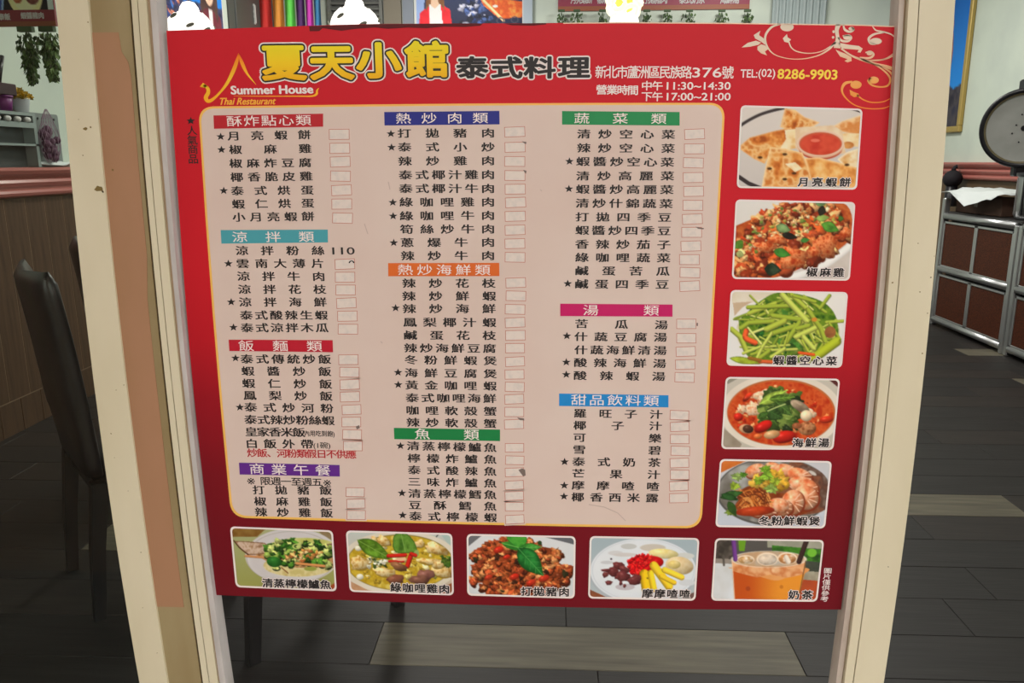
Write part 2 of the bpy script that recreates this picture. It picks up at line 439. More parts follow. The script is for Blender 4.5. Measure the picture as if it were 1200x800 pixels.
for i, (px, py, r) in enumerate([(1076, 285, .7), (1091, 325, .9), (1087, 367, .8), (1081, 414, 1.0), (1046, 331, 1.2), (1041, 664, .8), (1078, 342, .8), (1095, 300, .5)]):
    spot(px, py, r, -0.0184, leaf, seed=40 + i, m='gap' if i in (1, 5) else 'dirt')
# ---- fixed window left of the jamb, head over everything
win = bpy.data.objects.new('window_1', None); scene.collection.objects.link(win); win['kind'] = 'structure'
xj = L0(0)(1.0)
MB().box(-2.5, 0.0, 0.12, xj + 0.02, 0.006, 2.3).build('glass_pane', M['glass_left'], win)
wfm = MB(); wfm.box(-2.62, -0.03, 0, -2.5, 0.05, 2.38); wfm.box(-2.5, -0.03, 0.0, xj - 0.005, 0.05, 0.12); wfm.box(-2.5, -0.03, 2.3, xj - 0.005, 0.05, 2.38)
wfm.build('window_frame', M['cream'], win)
MB().box(-2.64, -0.035, 2.38, 1.75, 0.055, 2.42).build('trim_4', M['cream'], kind='structure')
MB().box(1.68, -0.03, 0, 1.75, 0.05, 2.38).build('trim_5', M['cream'], kind='structure')

# ------------------------------------------------------------------ menu poster on the outside of the glass
poster = thing('menu_poster', 'red restaurant menu poster with pink price list and dish photos, stuck on the glass door', 'poster', (0, 0, 0))
Y0, Y1, Y2, Y3, Y4, Y5 = -0.0030, -0.0033, -0.0036, -0.0039, -0.0042, -0.0045
def PP(px, py, y=Y0):
    p = on_y(px, py, y); return (p[0], p[2])
def quad_edge(pts, n=14):
    """smooth edge through measured points, resampled"""
    return [tuple(p) for p in catmull(pts, max(2, n // (len(pts) - 1)))]
left = quad_edge([(195, 36), (222.7, 415), (253.5, 697)])
bott = quad_edge([(253.5, 697), (440, 704.3), (600, 709.6), (800, 713.6), (985.5, 714)])
right = quad_edge([(985.5, 714), (1021, 415), (1040, 215), (1053, 31.5)])
top = quad_edge([(1053, 31.5), (1010, 29.5), (850, 27), (730, 26.3), (620, 27.2), (440, 28), (340, 31), (195, 36)])
outline = [PP(*p) for p in left[:-1] + bott[:-1] + right[:-1] + top[:-1]]
ztop, zbot = PP(600, 27)[1], PP(600, 710)[1]
def zp(py): return PP(600, py)[1]
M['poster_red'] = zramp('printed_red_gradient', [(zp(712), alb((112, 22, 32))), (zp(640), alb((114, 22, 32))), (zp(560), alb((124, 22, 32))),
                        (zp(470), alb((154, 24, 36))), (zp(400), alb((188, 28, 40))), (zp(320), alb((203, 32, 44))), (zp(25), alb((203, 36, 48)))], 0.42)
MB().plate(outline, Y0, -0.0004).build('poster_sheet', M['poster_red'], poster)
M['ink'] = mat('black_ink', alb((34, 28, 28)), 0.5)
M['ink_white'] = mat('white_ink', alb((238, 226, 222)), 0.5)
M['ink_peach'] = mat('peach_ink', alb((240, 205, 180)), 0.5)
M['ink_torn'] = mat('torn_dark_red_edge', alb((92, 18, 24)), 0.7)
M['panel'] = mat('pale_pink_print', alb((221, 201, 191)), 0.42, spec=0.3, noise=(7.0, alb((216, 192, 181)), 0.3, 0.75))
M['panel_edge'] = mat('yellow_orange_print', alb((244, 190, 92)), 0.45)
M['red_text'] = mat('red_ink', alb((186, 28, 40)), 0.5)
M['orange_ink'] = mat('orange_ink', alb((246, 176, 60)), 0.5)
M['yellow_tel'] = mat('yellow_ink', alb((250, 212, 70)), 0.5)
M['sticker'] = mat('off_white_sticker', alb((226, 212, 203)), 0.5, noise=(160.0, alb((214, 203, 196)), 0.45, 0.7))
M['sticker_line'] = mat('thin_red_print', alb((196, 128, 112)), 0.5)
# torn top edge and its pale paper rim
for pts in ([(362, 30.6), (440, 28.2), (520, 27.6), (566, 27.3), (563, 30), (545, 31.5), (520, 31.2), (500, 33), (478, 32.2), (455, 33.6), (440, 32.2), (418, 33.6), (400, 36), (385, 34), (378, 33), (374, 36.4), (363, 36.6)],
            [(590, 27.6), (640, 26.9), (640, 28.6), (625, 30), (600, 29.6)]):
    MB().plate([PP(*p, Y1) for p in pts], Y1, Y0).build('torn_edge', M['ink_torn'], poster)
rim_pts = [(660, 26.6), (730, 25.9), (850, 26.6), (1010, 28.8), (1052, 30.8), (1052, 32.0), (1010, 30.2), (850, 28.0), (730, 27.2), (660, 27.8)]
MB().plate([PP(*p, Y1) for p in rim_pts], Y1, Y0).build('paper_rim', M['ink_peach'], poster)

def round_poly(corners, r, n=6):
    """rounded quad in pixels: corners TL TR BR BL, radius r in pixels"""
    out = []
    C = [np.array(c, float) for c in corners]
    for i in range(4):
        p, a, b = C[i], C[i - 1], C[(i + 1) % 4]
        u, v = (a - p) / np.linalg.norm(a - p), (b - p) / np.linalg.norm(b - p)
        s, e = p + u * r, p + v * r
        for k in range(n + 1):
            t = k / n
            # quadratic-to-circle like corner
            q = (1 - t) ** 2 * s + 2 * t * (1 - t) * (p * 0.86 + (s + e) * 0.07) + t * t * e
            out.append(tuple(q))
    return out
def bowed(corners, r, bow_l, bow_r, bow_t, bow_b):
    """rounded quad whose sides bulge a little as in the print"""
    P = round_poly(corners, r, 7); tl, tr, br, bl = [np.array(c, float) for c in corners]
    res = []
    m = 8
    # corner blocks of m points each: TL, TR, BR, BL ; insert side points
    blocks = [P[i * m:(i + 1) * m] for i in range(4)]
    def side(a, b, bow):
        a, b = np.array(a), np.array(b)
        return [tuple(a + (b - a) * t + np.array(bow) * 4 * t * (1 - t)) for t in (0.25, 0.5, 0.75)]
    bows = [bow_t, bow_r, bow_b, bow_l]
    for i in range(4):
        res += blocks[i]; res += side(blocks[i][-1], blocks[(i + 1) % 4][0], bows[i])
    return res
pc = [(232.0, 124.8), (850.0, 120.3), (822.0, 619.0), (270.6, 606.3)]
MB().plate([PP(*p, Y1) for p in bowed(pc, 17, (-2.2, 0), (0, 0), (0, -1.2), (0, 1.5))], Y1, Y0).build('panel_border', M['panel_edge'], poster)
pin = [(234.6, 127.2), (847.3, 122.8), (819.4, 616.3), (273.0, 603.8)]
MB().plate([PP(*p, Y2) for p in bowed(pin, 15.5, (-2.2, 0), (0, 0), (0, -1.2), (0, 1.5))], Y2, Y1).build('price_panel', M['panel'], poster)

# ---- lettering: outlines of the built-in font turned into flat meshes
_fc = bpy.data.curves.new('lettering', 'FONT'); _fc.resolution_u = 3; _fc.size = 1.0
_fo = bpy.data.objects.new('lettering', _fc); scene.collection.objects.link(_fo)
_cache = {}
def glyph(s):
    """(verts Nx2, faces) of a string at size 1"""
    if s not in _cache:
        _fc.body = s
        bpy.context.view_layer.update()
        dg = bpy.context.evaluated_depsgraph_get(); dg.update()
        ev = _fo.evaluated_get(dg); me = ev.to_mesh()
        v = np.array([(p.co.x, p.co.y) for p in me.vertices]).reshape(-1, 2)
        f = [tuple(p.vertices) for p in me.polygons]
        ev.to_mesh_clear()
        _cache[s] = (v, f)
    return _cache[s]
def shifts(rx, ry, n):
    if n == 1: return [(0, 0)]
    return [(rx * math.cos(2 * math.pi * k / n), ry * math.sin(2 * math.pi * k / n)) for k in range(n)]
def cjk_into(mb, ch, px, py, w, h, y, bold=(0, 0, 1), shear=0.0, mi=0, em=True, dil=None):
    """one character centred on a pixel of the plane; w, h = pixel size of its em box"""
    v, f = glyph(ch)
    if len(v) == 0: return
    c = on_y(px, py, y); sx = np.linalg.norm(on_y(px + 1, py, y) - c); sz = np.linalg.norm(on_y(px, py + 1, y) - c)
    if em: cx, cz = _em
    else: cx, cz = (v[:, 0].min() + v[:, 0].max()) / 2, (v[:, 1].min() + v[:, 1].max()) / 2
    for q, (dx, dz) in enumerate(shifts(*bold) if dil is None else dil):
        X = c[0] + ((v[:, 0] - cx) / EMW + dx) * w * sx; Z = c[2] + ((v[:, 1] - cz) / EMW + dz) * h * sz
        X = X + shear * (Z - c[2])
        mb.add([(a, y - q * 4e-6, b) for a, b in zip(X, Z)], f, mi)
_v = glyph('國')[0]
_em = ((_v[:, 0].min() + _v[:, 0].max()) / 2, (_v[:, 1].min() + _v[:, 1].max()) / 2)
EMW = (_v[:, 0].max() - _v[:, 0].min()) * 1.06
def cjk_line(name, s, x0, y0, x1, y1, w, h, m, y, bold, parent=None, mb=None, build=True):
    mb = mb or MB(); n = len(s)
    for i, ch in enumerate(s):
        t = i / (n - 1) if n > 1 else 0
        cjk_into(mb, ch, x0 + (x1 - x0) * t, y0 + (y1 - y0) * t, w, h, y, bold)
    return mb.build(name, m, parent or poster) if build else mb
def latin(name, s, x0, x1, yc, h, m, y, bold=(0, 0, 1), shear=0.0, yc1=None, parent=None):
    """string fitted between two pixels, h = pixel height of its box"""
    v, f = glyph(s); a = PP(x0, yc, y); b = PP(x1, yc if yc1 is None else yc1, y)
    zs = abs(PP(x0, yc - h / 2, y)[1] - PP(x0, yc + h / 2, y)[1])
    x_lo, x_hi, z_lo, z_hi = v[:, 0].min(), v[:, 0].max(), v[:, 1].min(), v[:, 1].max()
    mb = MB()
    for k_, (dx, dz) in enumerate(shifts(*bold)):
        t = (v[:, 0] - x_lo) / (x_hi - x_lo)
        X = a[0] + (b[0] - a[0]) * t + dx * 0.001; Z = a[1] + (b[1] - a[1]) * t + ((v[:, 1] - z_lo) / (z_hi - z_lo) - 0.5) * zs + dz * 0.001
        X = X + shear * ((v[:, 1] - z_lo) / (z_hi - z_lo) - 0.5) * zs
        mb.add([(p, y - k_ * 4e-6, q) for p, q in zip(X, Z)], f)
    return mb.build(name, m, parent or poster)
def star(px, py, r=5.2, m='ink', y=None, parent=None):
    y = Y3 if y is None else y
    pts = []
    for k in range(10):
        a = math.pi / 2 + k * math.pi / 5; rr = r if k % 2 == 0 else r * 0.42
        pts.append(PP(px + rr * 1.05 * math.cos(a), py - rr * 0.92 * math.sin(a), y))
    c = PP(px, py, y); mb = MB()
    mb.add([(x, y, z) for x, z in pts] + [(c[0], y, c[1])], [((k + 1) % 10, k, 10) for k in range(10)])
    return mb.build('star_mark', M[m], parent or poster)
_rs = random.Random(9)
def sticker(cx, cy, w, h, rot=None):
    rot = _rs.uniform(-3.0, 2.0) if rot is None else rot
    c, s = math.cos(math.radians(rot)), math.sin(math.radians(rot))
    def q(ww, hh, y): return [PP(cx + c * a * ww / 2 - s * b * hh / 2, cy + s * a * ww / 2 + c * b * hh / 2, y) for a, b in ((-1, -1), (1, -1), (1, 1), (-1, 1))]
    mb = MB(); mb.plate(q(w + 2.6, h + 2.6, Y3), Y3, Y2)
    a, b = q(w, h, Y3 - 0.0001), q(w - 1.5, h - 1.5, Y3 - 0.0001)
    yy = Y3 - 0.0001
    mb.add([(x, yy, z) for x, z in a + b], [(i, (i + 1) % 4, 4 + (i + 1) % 4, 4 + i) for i in range(4)], 1)
    mb.add([(x, yy, z) for x, z in b], [(0, 1, 2, 3)], 2)
    return mb.build('price_sticker', [M['panel'], M['sticker_line'], M['sticker']], poster)
def heading(s, quad, x0, y0, x1, y1, col):
    m = mat('heading_ink', alb(col), 0.45)
    bar = MB().plate([PP(*p, Y3) for p in quad], Y3, Y2).build('heading_bar', m, poster)
    for i, ch in enumerate(s):
        t = i / (len(s) - 1)
        cjk_line('heading_character', ch, x0 + (x1 - x0) * t, y0 + (y1 - y0) * t, 0, 0, 16.8, 11.8, M['ink_white'], Y4, (0.006, 0.006, 3), bar)
BOLD = [(dx, dz) for dx in (-0.030, 0.0, 0.030) for dz in (-0.011, 0.011)]
def dishes(ox, oy, k, kx, rows, w=14.4, h=10.2):
    for r in rows:
        s, xa, xb, ya, yb = r[:5]
        mb = MB(); n = len(s)
        for i, ch in enumerate(s):
            t = i / (n - 1)
            cjk_into(mb, ch, ox + k * (xa + (xb - xa) * t), oy + k * (ya + (yb - ya) * t), w, h, Y3, dil=BOLD)
            if n <= 3: mb.build('dish_name', M['ink'], poster); mb = MB()
        if n > 3: mb.build('dish_name', M['ink'], poster)
        if len(r) > 5: star(ox + k * r[5], oy + k * r[6])
def stickers(ox, oy, k, lst, w, h):
    for x, y in lst: sticker(ox + k * x, oy + k * y, w, h)
def qd(ox, oy, k, pts): return [(ox + k * x, oy + k * y) for x, y in pts]

# column one
A = (180, 20, 0.3)
heading('酥炸點心類', qd(*A, [(234, 384), (662, 377), (662, 428), (236, 436)]), 274.5, 142.2, 355.5, 141.0, (186, 24, 38))
dishes(*A, 0, [('月亮蝦餅', 313, 589, 465, 460, 262, 467), ('椒麻雞', 320, 592, 518, 514, 265, 518), ('椒麻炸豆腐', 321, 592, 572, 569),
    ('椰香脆皮雞', 325, 596, 626, 622), ('泰式烘蛋', 327, 600, 679, 676, 274, 678), ('蝦仁烘蛋', 331, 602, 731, 727), ('小月亮蝦餅', 333, 603, 782, 779)], 13.6, 10.2)
stickers(*A, [(725, 458), (727, 512), (729, 565), (730, 621), (734, 676), (735, 730), (738, 785)], 24, 12.6)
A = (180, 250, 0.3)
heading('涼拌類', qd(*A, [(262, 65), (680, 63), (681, 113), (265, 118)]), 281, 277.8, 359, 277.5, (72, 160, 172))
dishes(*A, 0, [('涼拌粉絲', 345, 642, 146, 146), ('雲南大薄片', 348, 641, 196, 196, 292, 196), ('涼拌牛肉', 351, 645, 246, 247), ('涼拌花枝', 355, 649, 297, 297),
    ('涼拌海鮮', 358, 651, 347, 347, 303, 346), ('泰式酸辣生蝦', 362, 655, 398, 398), ('泰式涼拌木瓜', 365, 658, 447, 447, 312, 445)], 13.6, 10.2)
stickers(*A, [(747, 198), (748, 249), (750, 299), (753, 350), (757, 401), (759, 452)], 23.6, 12.4)
latin('price_figure', '110', 389.6, 415.4, 293.9, 8.4, M['ink'], Y3, (0.25, 0.1, 4))
mb = MB(); arc = []
for k in range(9):
    a = math.pi * (0.04 + 0.92 * k / 8); arc.append((412 + 3.6 * math.cos(a), 308.6 - 3.6 * math.sin(a)))
arc2 = []
for k in range(9):
    a = math.pi * (0.04 + 0.92 * k / 8); arc2.append((412 + 1.9 * math.cos(a), 308.6 - 2.4 * math.sin(a)))
vs = [(PP(*p, Y4)[0], Y4, PP(*p, Y4)[1]) for p in arc + arc2]
mb.add(vs, [(i, i + 1, 10 + i, 9 + i) for i in range(8)]).build('price_figure', M['ink'], poster)
heading('飯麵類', qd(*A, [(293, 493), (699, 495), (701, 542), (296, 537)]), 288.6, 405.2, 368.4, 405.7, (190, 18, 44))
dishes(*A, 0, [('泰式傳統炒飯', 364, 668, 569, 570, 320, 565), ('蝦醬炒飯', 368, 669, 616, 618), ('蝦仁炒飯', 371, 672, 664, 667), ('鳳梨炒飯', 376, 674, 711, 714),
    ('泰式炒河粉', 379, 677, 757, 762, 337, 757)], 13.6, 10.2)
stickers(*A, [(761, 571), (765, 620), (766, 668), (767, 716)], 23.4, 12.2)
A = (220, 470, 0.3)
dishes(*A, 0, [('泰式辣炒粉絲蝦', 246, 548, 72, 76)], 13.6); dishes(*A, 0, [('皇家香米飯', 248, 434, 120, 122)], 13.4); dishes(*A, 0, [('白飯外帶', 250, 466, 166, 168)], 13.6)
latin('small_note', '(內用吃到飽)', 354.5, 392, 507.9, 8.0, M['ink'], Y3, (0.12, 0.1, 4), yc1=508.7)
latin('small_note', '(1碗)', 367.4, 387, 522.2, 8.6, M['ink'], Y3, (0.12, 0.1, 4))
cjk_line('red_note', '炒飯、河粉類假日不供應', 295.6, 530.6, 411.5, 532.4, 11.3, 9.4, M['red_text'], Y3, (0.022, 0.018, 6))
stickers(*A, [(640, 33), (639, 81), (642, 130), (645, 175)], 22.8, 11.8)
heading('商業午餐', qd(*A, [(200, 240), (593, 249), (594, 294), (203, 286)]), 301, 549.6, 378.4, 551.2, (98, 38, 140))
cjk_line('lunch_note', '※', 297.2, 563.4, 297.2, 563.4, 15, 12.5, M['ink'], Y3, (0.01, 0.01, 1)); cjk_line('lunch_note', '※', 386.5, 565.6, 386.5, 565.6, 15, 12.5, M['ink'], Y3, (0.01, 0.01, 1))
cjk_line('lunch_note', '限週一至週五', 311, 563.6, 371.6, 564.9, 11.6, 9.0, M['ink'], Y3, (0.016, 0.016, 4))
dishes(*A, 0, [('打拋豬飯', 277, 539, 347, 349), ('椒麻雞飯', 283, 541, 391, 394), ('辣炒雞飯', 286, 543, 433, 437)], 13.0, 9.9)
stickers(*A, [(654, 355), (657, 400), (658, 444)], 22.2, 11.2)
# column two
A = (420, 110, 0.18755)
heading('熱炒肉類', qd(*A, [(161, 113), (881, 106), (882, 190), (163, 197)]), 472.7, 139.0, 562.9, 138.4, (28, 36, 132))
dishes(*A, 0, [('打拋豬肉', 287, 810, 247, 245, 203, 249), ('泰式小炒', 289, 810, 333, 333, 207, 334), ('辣炒雞肉', 291, 810, 421, 418), ('泰式椰汁雞肉', 294, 810, 507, 505),
    ('泰式椰汁牛肉', 296, 810, 592, 592), ('綠咖哩雞肉', 298, 810, 677, 676, 215, 678), ('綠咖哩牛肉', 300, 810, 763, 760, 217, 763)])
stickers(*A, [(977, 237), (979, 333), (977, 422), (978, 510), (980, 595), (982, 678), (980, 764)], 24.4, 12.2)
A = (430, 240, 0.2)
dishes(*A, 0, [('筍絲炒牛肉', 233, 710, 144, 142), ('蔥爆牛肉', 236, 710, 222, 220, 157, 222), ('辣炒牛肉', 238, 710, 299, 298)])
stickers(*A, [(868, 147), (867, 227), (868, 307)], 24, 12)
heading('熱炒海鮮類', qd(*A, [(124, 341), (775, 340), (776, 417), (125, 418)]), 475, 316.2, 565.6, 316.4, (222, 104, 32))
dishes(*A, 0, [('辣炒花枝', 246, 714, 460, 460), ('辣炒鮮蝦', 246, 716, 535, 535), ('辣炒海鮮', 248, 715, 609, 609, 168, 604), ('鳳梨椰汁蝦', 252, 717, 688, 690), ('鹹蛋花枝', 254, 717, 764, 766)])
stickers(*A, [(872, 456), (873, 533), (868, 612), (868, 689), (870, 764)], 23.8, 12)
A = (440, 390, 0.2874)
dishes(*A, 0, [('辣炒海鮮豆腐', 143, 465, 62, 64), ('冬粉鮮蝦煲', 145, 468, 110, 114), ('海鮮豆腐煲', 146, 468, 163, 167, 92, 161), ('黃金咖哩蝦', 148, 467, 213, 217, 93, 211),
    ('泰式咖哩海鮮', 150, 466, 265, 268), ('咖哩軟殼蟹', 151, 468, 316, 320), ('辣炒軟殼蟹', 153, 468, 365, 370)], 14.0, 10.0)
stickers(*A, [(569, 62), (569, 117), (567, 169), (568, 220), (566, 270), (566, 322), (565, 372)], 23, 11.6)
heading('魚類', qd(*A, [(75, 387), (508, 394), (508, 441), (77, 433)]), 494.9, 508.6, 552.4, 509.4, (18, 128, 66))
dishes(*A, 0, [('清蒸檸檬鱸魚', 154, 468, 461, 468, 102, 460), ('檸檬炸鱸魚', 157, 468, 511, 516), ('泰式酸辣魚', 158, 468, 559, 565), ('三味炸鱸魚', 158, 468, 607, 613),
    ('清蒸檸檬鱈魚', 160, 468, 655, 660, 108, 653), ('豆酥鱈魚', 161, 468, 702, 707), ('泰式檸檬蝦', 163, 469, 747, 753, 111, 743)], 13.6, 9.8)
stickers(*A, [(567, 468), (568, 519), (567, 568), (566, 620), (566, 664), (567, 708), (568, 760)], 22.4, 10.8)
# column three
A = (640, 120, 0.2876)
heading('蔬菜類', qd(*A, [(65, 35), (544, 39), (544, 94), (65, 90)]), 681.7, 138.9, 772, 139.3, (20, 138, 76))
dishes(*A, 0, [('清炒空心菜', 154, 498, 129, 131), ('辣炒空心菜', 153, 497, 186, 188), ('蝦醬炒空心菜', 150, 494, 241, 244, 95, 240), ('清炒高麗菜', 150, 494, 300, 300),
    ('蝦醬炒高麗菜', 149, 492, 354, 356, 93, 352), ('清炒什錦蔬菜', 148, 489, 411, 413), ('打拋四季豆', 147, 483, 467, 469), ('蝦醬炒四季豆', 147, 481, 521, 524),
    ('香辣炒茄子', 146, 480, 578, 580), ('綠咖哩蔬菜', 146, 479, 632, 634), ('鹹蛋苦瓜', 145, 476, 686, 688), ('鹹蛋四季豆', 144, 473, 740, 742, 88, 738)])
stickers(*A, [(605, 129), (604, 189), (600, 246), (599, 306), (601, 362), (598, 419), (596, 475), (593, 529), (590, 585), (584, 640), (586, 693), (585, 748)], 24, 12.4)
A = (640, 350, 0.3374)
heading('湯類', qd(*A, [(49, 17), (439, 20), (439, 62), (49, 60)]), 692.3, 363.5, 763.2, 363.8, (198, 12, 98))
dishes(*A, 0, [('苦瓜湯', 123, 400, 87, 91), ('什蔬豆腐湯', 121, 397, 132, 134, 72, 129), ('什蔬海鮮清湯', 121, 396, 178, 180), ('酸辣海鮮湯', 119, 394, 222, 225, 70, 220), ('酸辣蝦湯', 118, 391, 267, 270, 70, 263)], 14.0, 10.0)
stickers(*A, [(487, 87), (487, 137), (485, 183), (483, 228), (481, 273)], 23.4, 11.8)
heading('甜品飲料類', qd(*A, [(45, 329), (425, 335), (425, 377), (45, 372)]), 678.1, 468.6, 763.2, 469.6, (24, 136, 208))
dishes(*A, 0, [('羅旺子汁', 118, 382, 398, 402), ('椰子汁', 117, 380, 440, 442), ('可樂', 116, 378, 482, 485), ('雪碧', 115, 377, 524, 527), ('泰式奶茶', 113, 376, 566, 569, 64, 566),
    ('芒果汁', 112, 374, 607, 611), ('摩摩喳喳', 111, 371, 648, 652, 63, 648), ('椰香西米露', 110, 368, 689, 692, 62, 686)], 13.6, 9.9)
stickers(*A, [(463, 404), (464, 444), (464, 487), (466, 528), (463, 570), (464, 611), (461, 650), (461, 692)], 22.6, 11.4)
# curled and stained sticker corners, scuffs on the panel
def fleck(pts, m, name='scuff', y=None):
    y = Y4 if y is None else y
    MB().plate([PP(*p, y) for p in pts], y, y + 0.0003).build(name, m, poster)
M['scuff'] = mat('grey_scuff', alb((120, 104, 98)), 0.8); M['scuff_light'] = mat('faint_scuff', alb((198, 177, 167)), 0.8)
fleck([(607.5, 550.5), (612, 548.6), (615.4, 550.5), (616, 557), (613, 558), (610.5, 554.5)], M['scuff'], 'curled_corner')
fleck([(606, 489), (614, 490.2), (614.5, 492.5), (609, 492)], M['scuff']); fleck([(611.5, 165.6), (617, 166.2), (616.4, 169), (613.6, 167.4)], M['scuff'])
fleck([(613, 199), (617, 200), (616.5, 203.6), (614.8, 202)], M['scuff']); fleck([(815, 265.6), (825, 267.2), (824.4, 268.6), (818, 268)], M['scuff'])
fleck([(417, 499.5), (421, 498), (421.6, 501.5), (418, 503)], M['scuff']); fleck([(816.4, 378), (818, 378.4), (817.8, 382), (816.2, 381.6)], M['scuff'])
for i, (a, b, c, d) in enumerate([(427, 262, 431, 274), (690, 591, 708, 594), (708, 594, 724, 601), (724, 601, 733, 610), (520, 472, 526, 470), (455, 213, 457, 222), (633, 222, 635, 224), (446, 400, 448, 402)]):
    nx, ny = (b - d), (c - a); L = math.hypot(nx, ny); nx, ny = nx / L * 0.5, ny / L * 0.5
    fleck([(a + nx, b + ny), (c + nx, d + ny), (c - nx, d - ny), (a - nx, b - ny)], M['scuff_light'])

# ---- title
def dilation(rx, rz, n): return [(0, 0)] + shifts(rx, rz, n) + (shifts(rx * 0.55, rz * 0.55, 8) if n > 8 else [])
title_y = M['title_yellow'] = zramp('yellow_gradient_ink', [(zp(98), alb((240, 170, 30))), (zp(72), alb((246, 205, 40))), (zp(50), alb((238, 220, 44)))], 0.45)
M['title_black'] = mat('title_outline_ink', alb((40, 36, 20)), 0.5)
for ch, px, py in (('夏', 332.4, 74.0), ('天', 388.6, 73.6), ('小', 443.6, 71.6), ('館', 500.8, 70.6)):
    W_, H_ = 47, 38.5
    mb = MB(); cjk_into(mb, ch, px, py, W_, H_, Y1, dil=dilation(0.120, 0.136, 20)); w_ = mb.build('title_character', M['ink_white'], poster)
    mb = MB(); cjk_into(mb, ch, px, py, W_, H_, Y2, dil=dilation(0.083, 0.096, 20)); mb.build('title_outline', M['title_black'], w_)
    mb = MB(); cjk_into(mb, ch, px, py, W_, H_, Y3, dil=dilation(0.042, 0.042, 16)); mb.build('title_fill', title_y, w_)
for ch, px, py in (('泰', 553.3, 79.6), ('式', 593.6, 79.8), ('料', 632.4, 79.8), ('理', 672.6, 79.6)):
    mb = MB(); cjk_into(mb, ch, px, py, 34, 23.5, Y1, dil=dilation(0.085, 0.115, 16)); w_ = mb.build('title_character', M['ink_white'], poster)
    mb = MB(); cjk_into(mb, ch, px, py, 34, 23.5, Y2, dil=dilation(0.036, 0.040, 14)); mb.build('title_fill', M['ink'], w_)
cjk_line('address_text', '新北市蘆洲區民族路', 704.3, 84.6, 804.3, 84.9, 12.6, 14, M['ink_white'], Y1, (0.012, 0.012, 4))
latin('address_text', '376', 811.5, 845.6, 85.0, 11.2, M['ink_white'], Y1, (0.2, 0.2, 4)); cjk_line('address_text', '號', 852.8, 85.2, 852.8, 85.2, 13, 14, M['ink_white'], Y1, (0.012, 0.012, 4))
cjk_line('hours_text', '營業時間', 704.9, 105.2, 741.8, 105.9, 12, 10.8, M['ink_white'], Y1, (0.02, 0.02, 4))
cjk_line('hours_text', '中午', 758, 100.6, 770.4, 100.7, 12, 10.4, M['ink_white'], Y1, (0.02, 0.02, 4)); latin('hours_text', '11:30~14:30', 781.5, 856, 100.6, 8.6, M['ink_white'], Y1, (0.25, 0.2, 6))
cjk_line('hours_text', '下午', 758, 113.2, 770.4, 113.3, 12, 10.4, M['ink_white'], Y1, (0.02, 0.02, 4)); latin('hours_text', '17:00~21:00', 781.5, 856, 113.2, 8.6, M['ink_white'], Y1, (0.25, 0.2, 6))
latin('telephone_text', 'TEL:', 868, 887.5, 86.2, 9.4, M['ink_white'], Y1, (0.2, 0.2, 4)); latin('telephone_text', '(02)', 888.8, 908.3, 86.9, 12, M['ink_white'], Y1, (0.15, 0.15, 4))
latin('telephone_text', '8286-9903', 911.5, 981, 86.5, 11, M['yellow_tel'], Y1, (0.42, 0.35, 8), yc1=87.6)
latin('restaurant_name', 'Summer House', 270.8, 366.6, 105.6, 9.6, M['ink_white'], Y2, (0.62, 0.4, 8), yc1=104.4)
latin('restaurant_name', 'Thai Restaurant', 257.2, 323, 118.8, 7.8, M['orange_ink'], Y2, (0.35, 0.25, 6), 0.35, yc1=118.2)
# ---- roof logo
def ribbon(mb, pts, y, o=(0, 0, 1), n=8):
    """tapered stroke: (x, y, width) in crop units; o = origin and scale"""
    C = catmull(pts, n); vs = []
    for i, p in enumerate(C):
        t = C[min(i + 1, len(C) - 1)][:2] - C[max(i - 1, 0)][:2]; L = np.linalg.norm(t) or 1; nx, ny = -t[1] / L, t[0] / L
        for s in (-1, 1):
            q = PP(o[0] + o[2] * (p[0] + s * nx * abs(p[2]) / 2), o[1] + o[2] * (p[1] + s * ny * abs(p[2]) / 2), y); vs.append((q[0], y, q[1]))
    mb.add(vs, [(2 * i, 2 * i + 1, 2 * i + 3, 2 * i + 2) for i in range(len(C) - 1)])
def blob(mb, cx, cy, rx, ry, y, o, n=16, half=False):
    pts = [(cx + rx * math.cos(2 * math.pi * k / n), cy + ry * math.sin(2 * math.pi * k / n)) for k in range(n)]
    if half: pts = [(a, max(b, 163)) for a, b in pts]
    mb.plate([PP(o[0] + o[2] * a, o[1] + o[2] * b, y) for a, b in pts], y, y + 1e-4, front_only=True)
def shape(mb, pts, y, o): mb.plate([PP(o[0] + o[2] * a, o[1] + o[2] * b, y) for a, b in pts], y, y, front_only=True)
o = (180, 20, 0.3)
M['logo'] = zramp('gold_gradient_ink', [(zp(122), alb((250, 170, 40))), (zp(90), alb((250, 196, 56))), (zp(62), alb((244, 130, 40)))], 0.45)
mb = MB()
ribbon(mb, [(332, 141, 2), (325, 172, 13), (310, 213, 15), (286, 260, 12), (256, 298, 9), (230, 322, 12), (212, 328, 14), (204, 314, 16), (213, 295, 15), (211, 278, 13), (196, 266, 8)], Y1, o)
ribbon(mb, [(331, 141, 2), (345, 178, 14), (365, 220, 9), (400, 264, 1)], Y1, o)
shape(mb, [(181, 272), (193, 256), (210, 270), (196, 276)], Y1, o)
ribbon(mb, [(313, 308, 1), (420, 309, 3), (560, 309, 4), (615, 309, 6), (636, 301, 9), (638, 288, 7), (645, 277, 2)], Y1, o)
mb.build('roof_logo', M['logo'], poster)
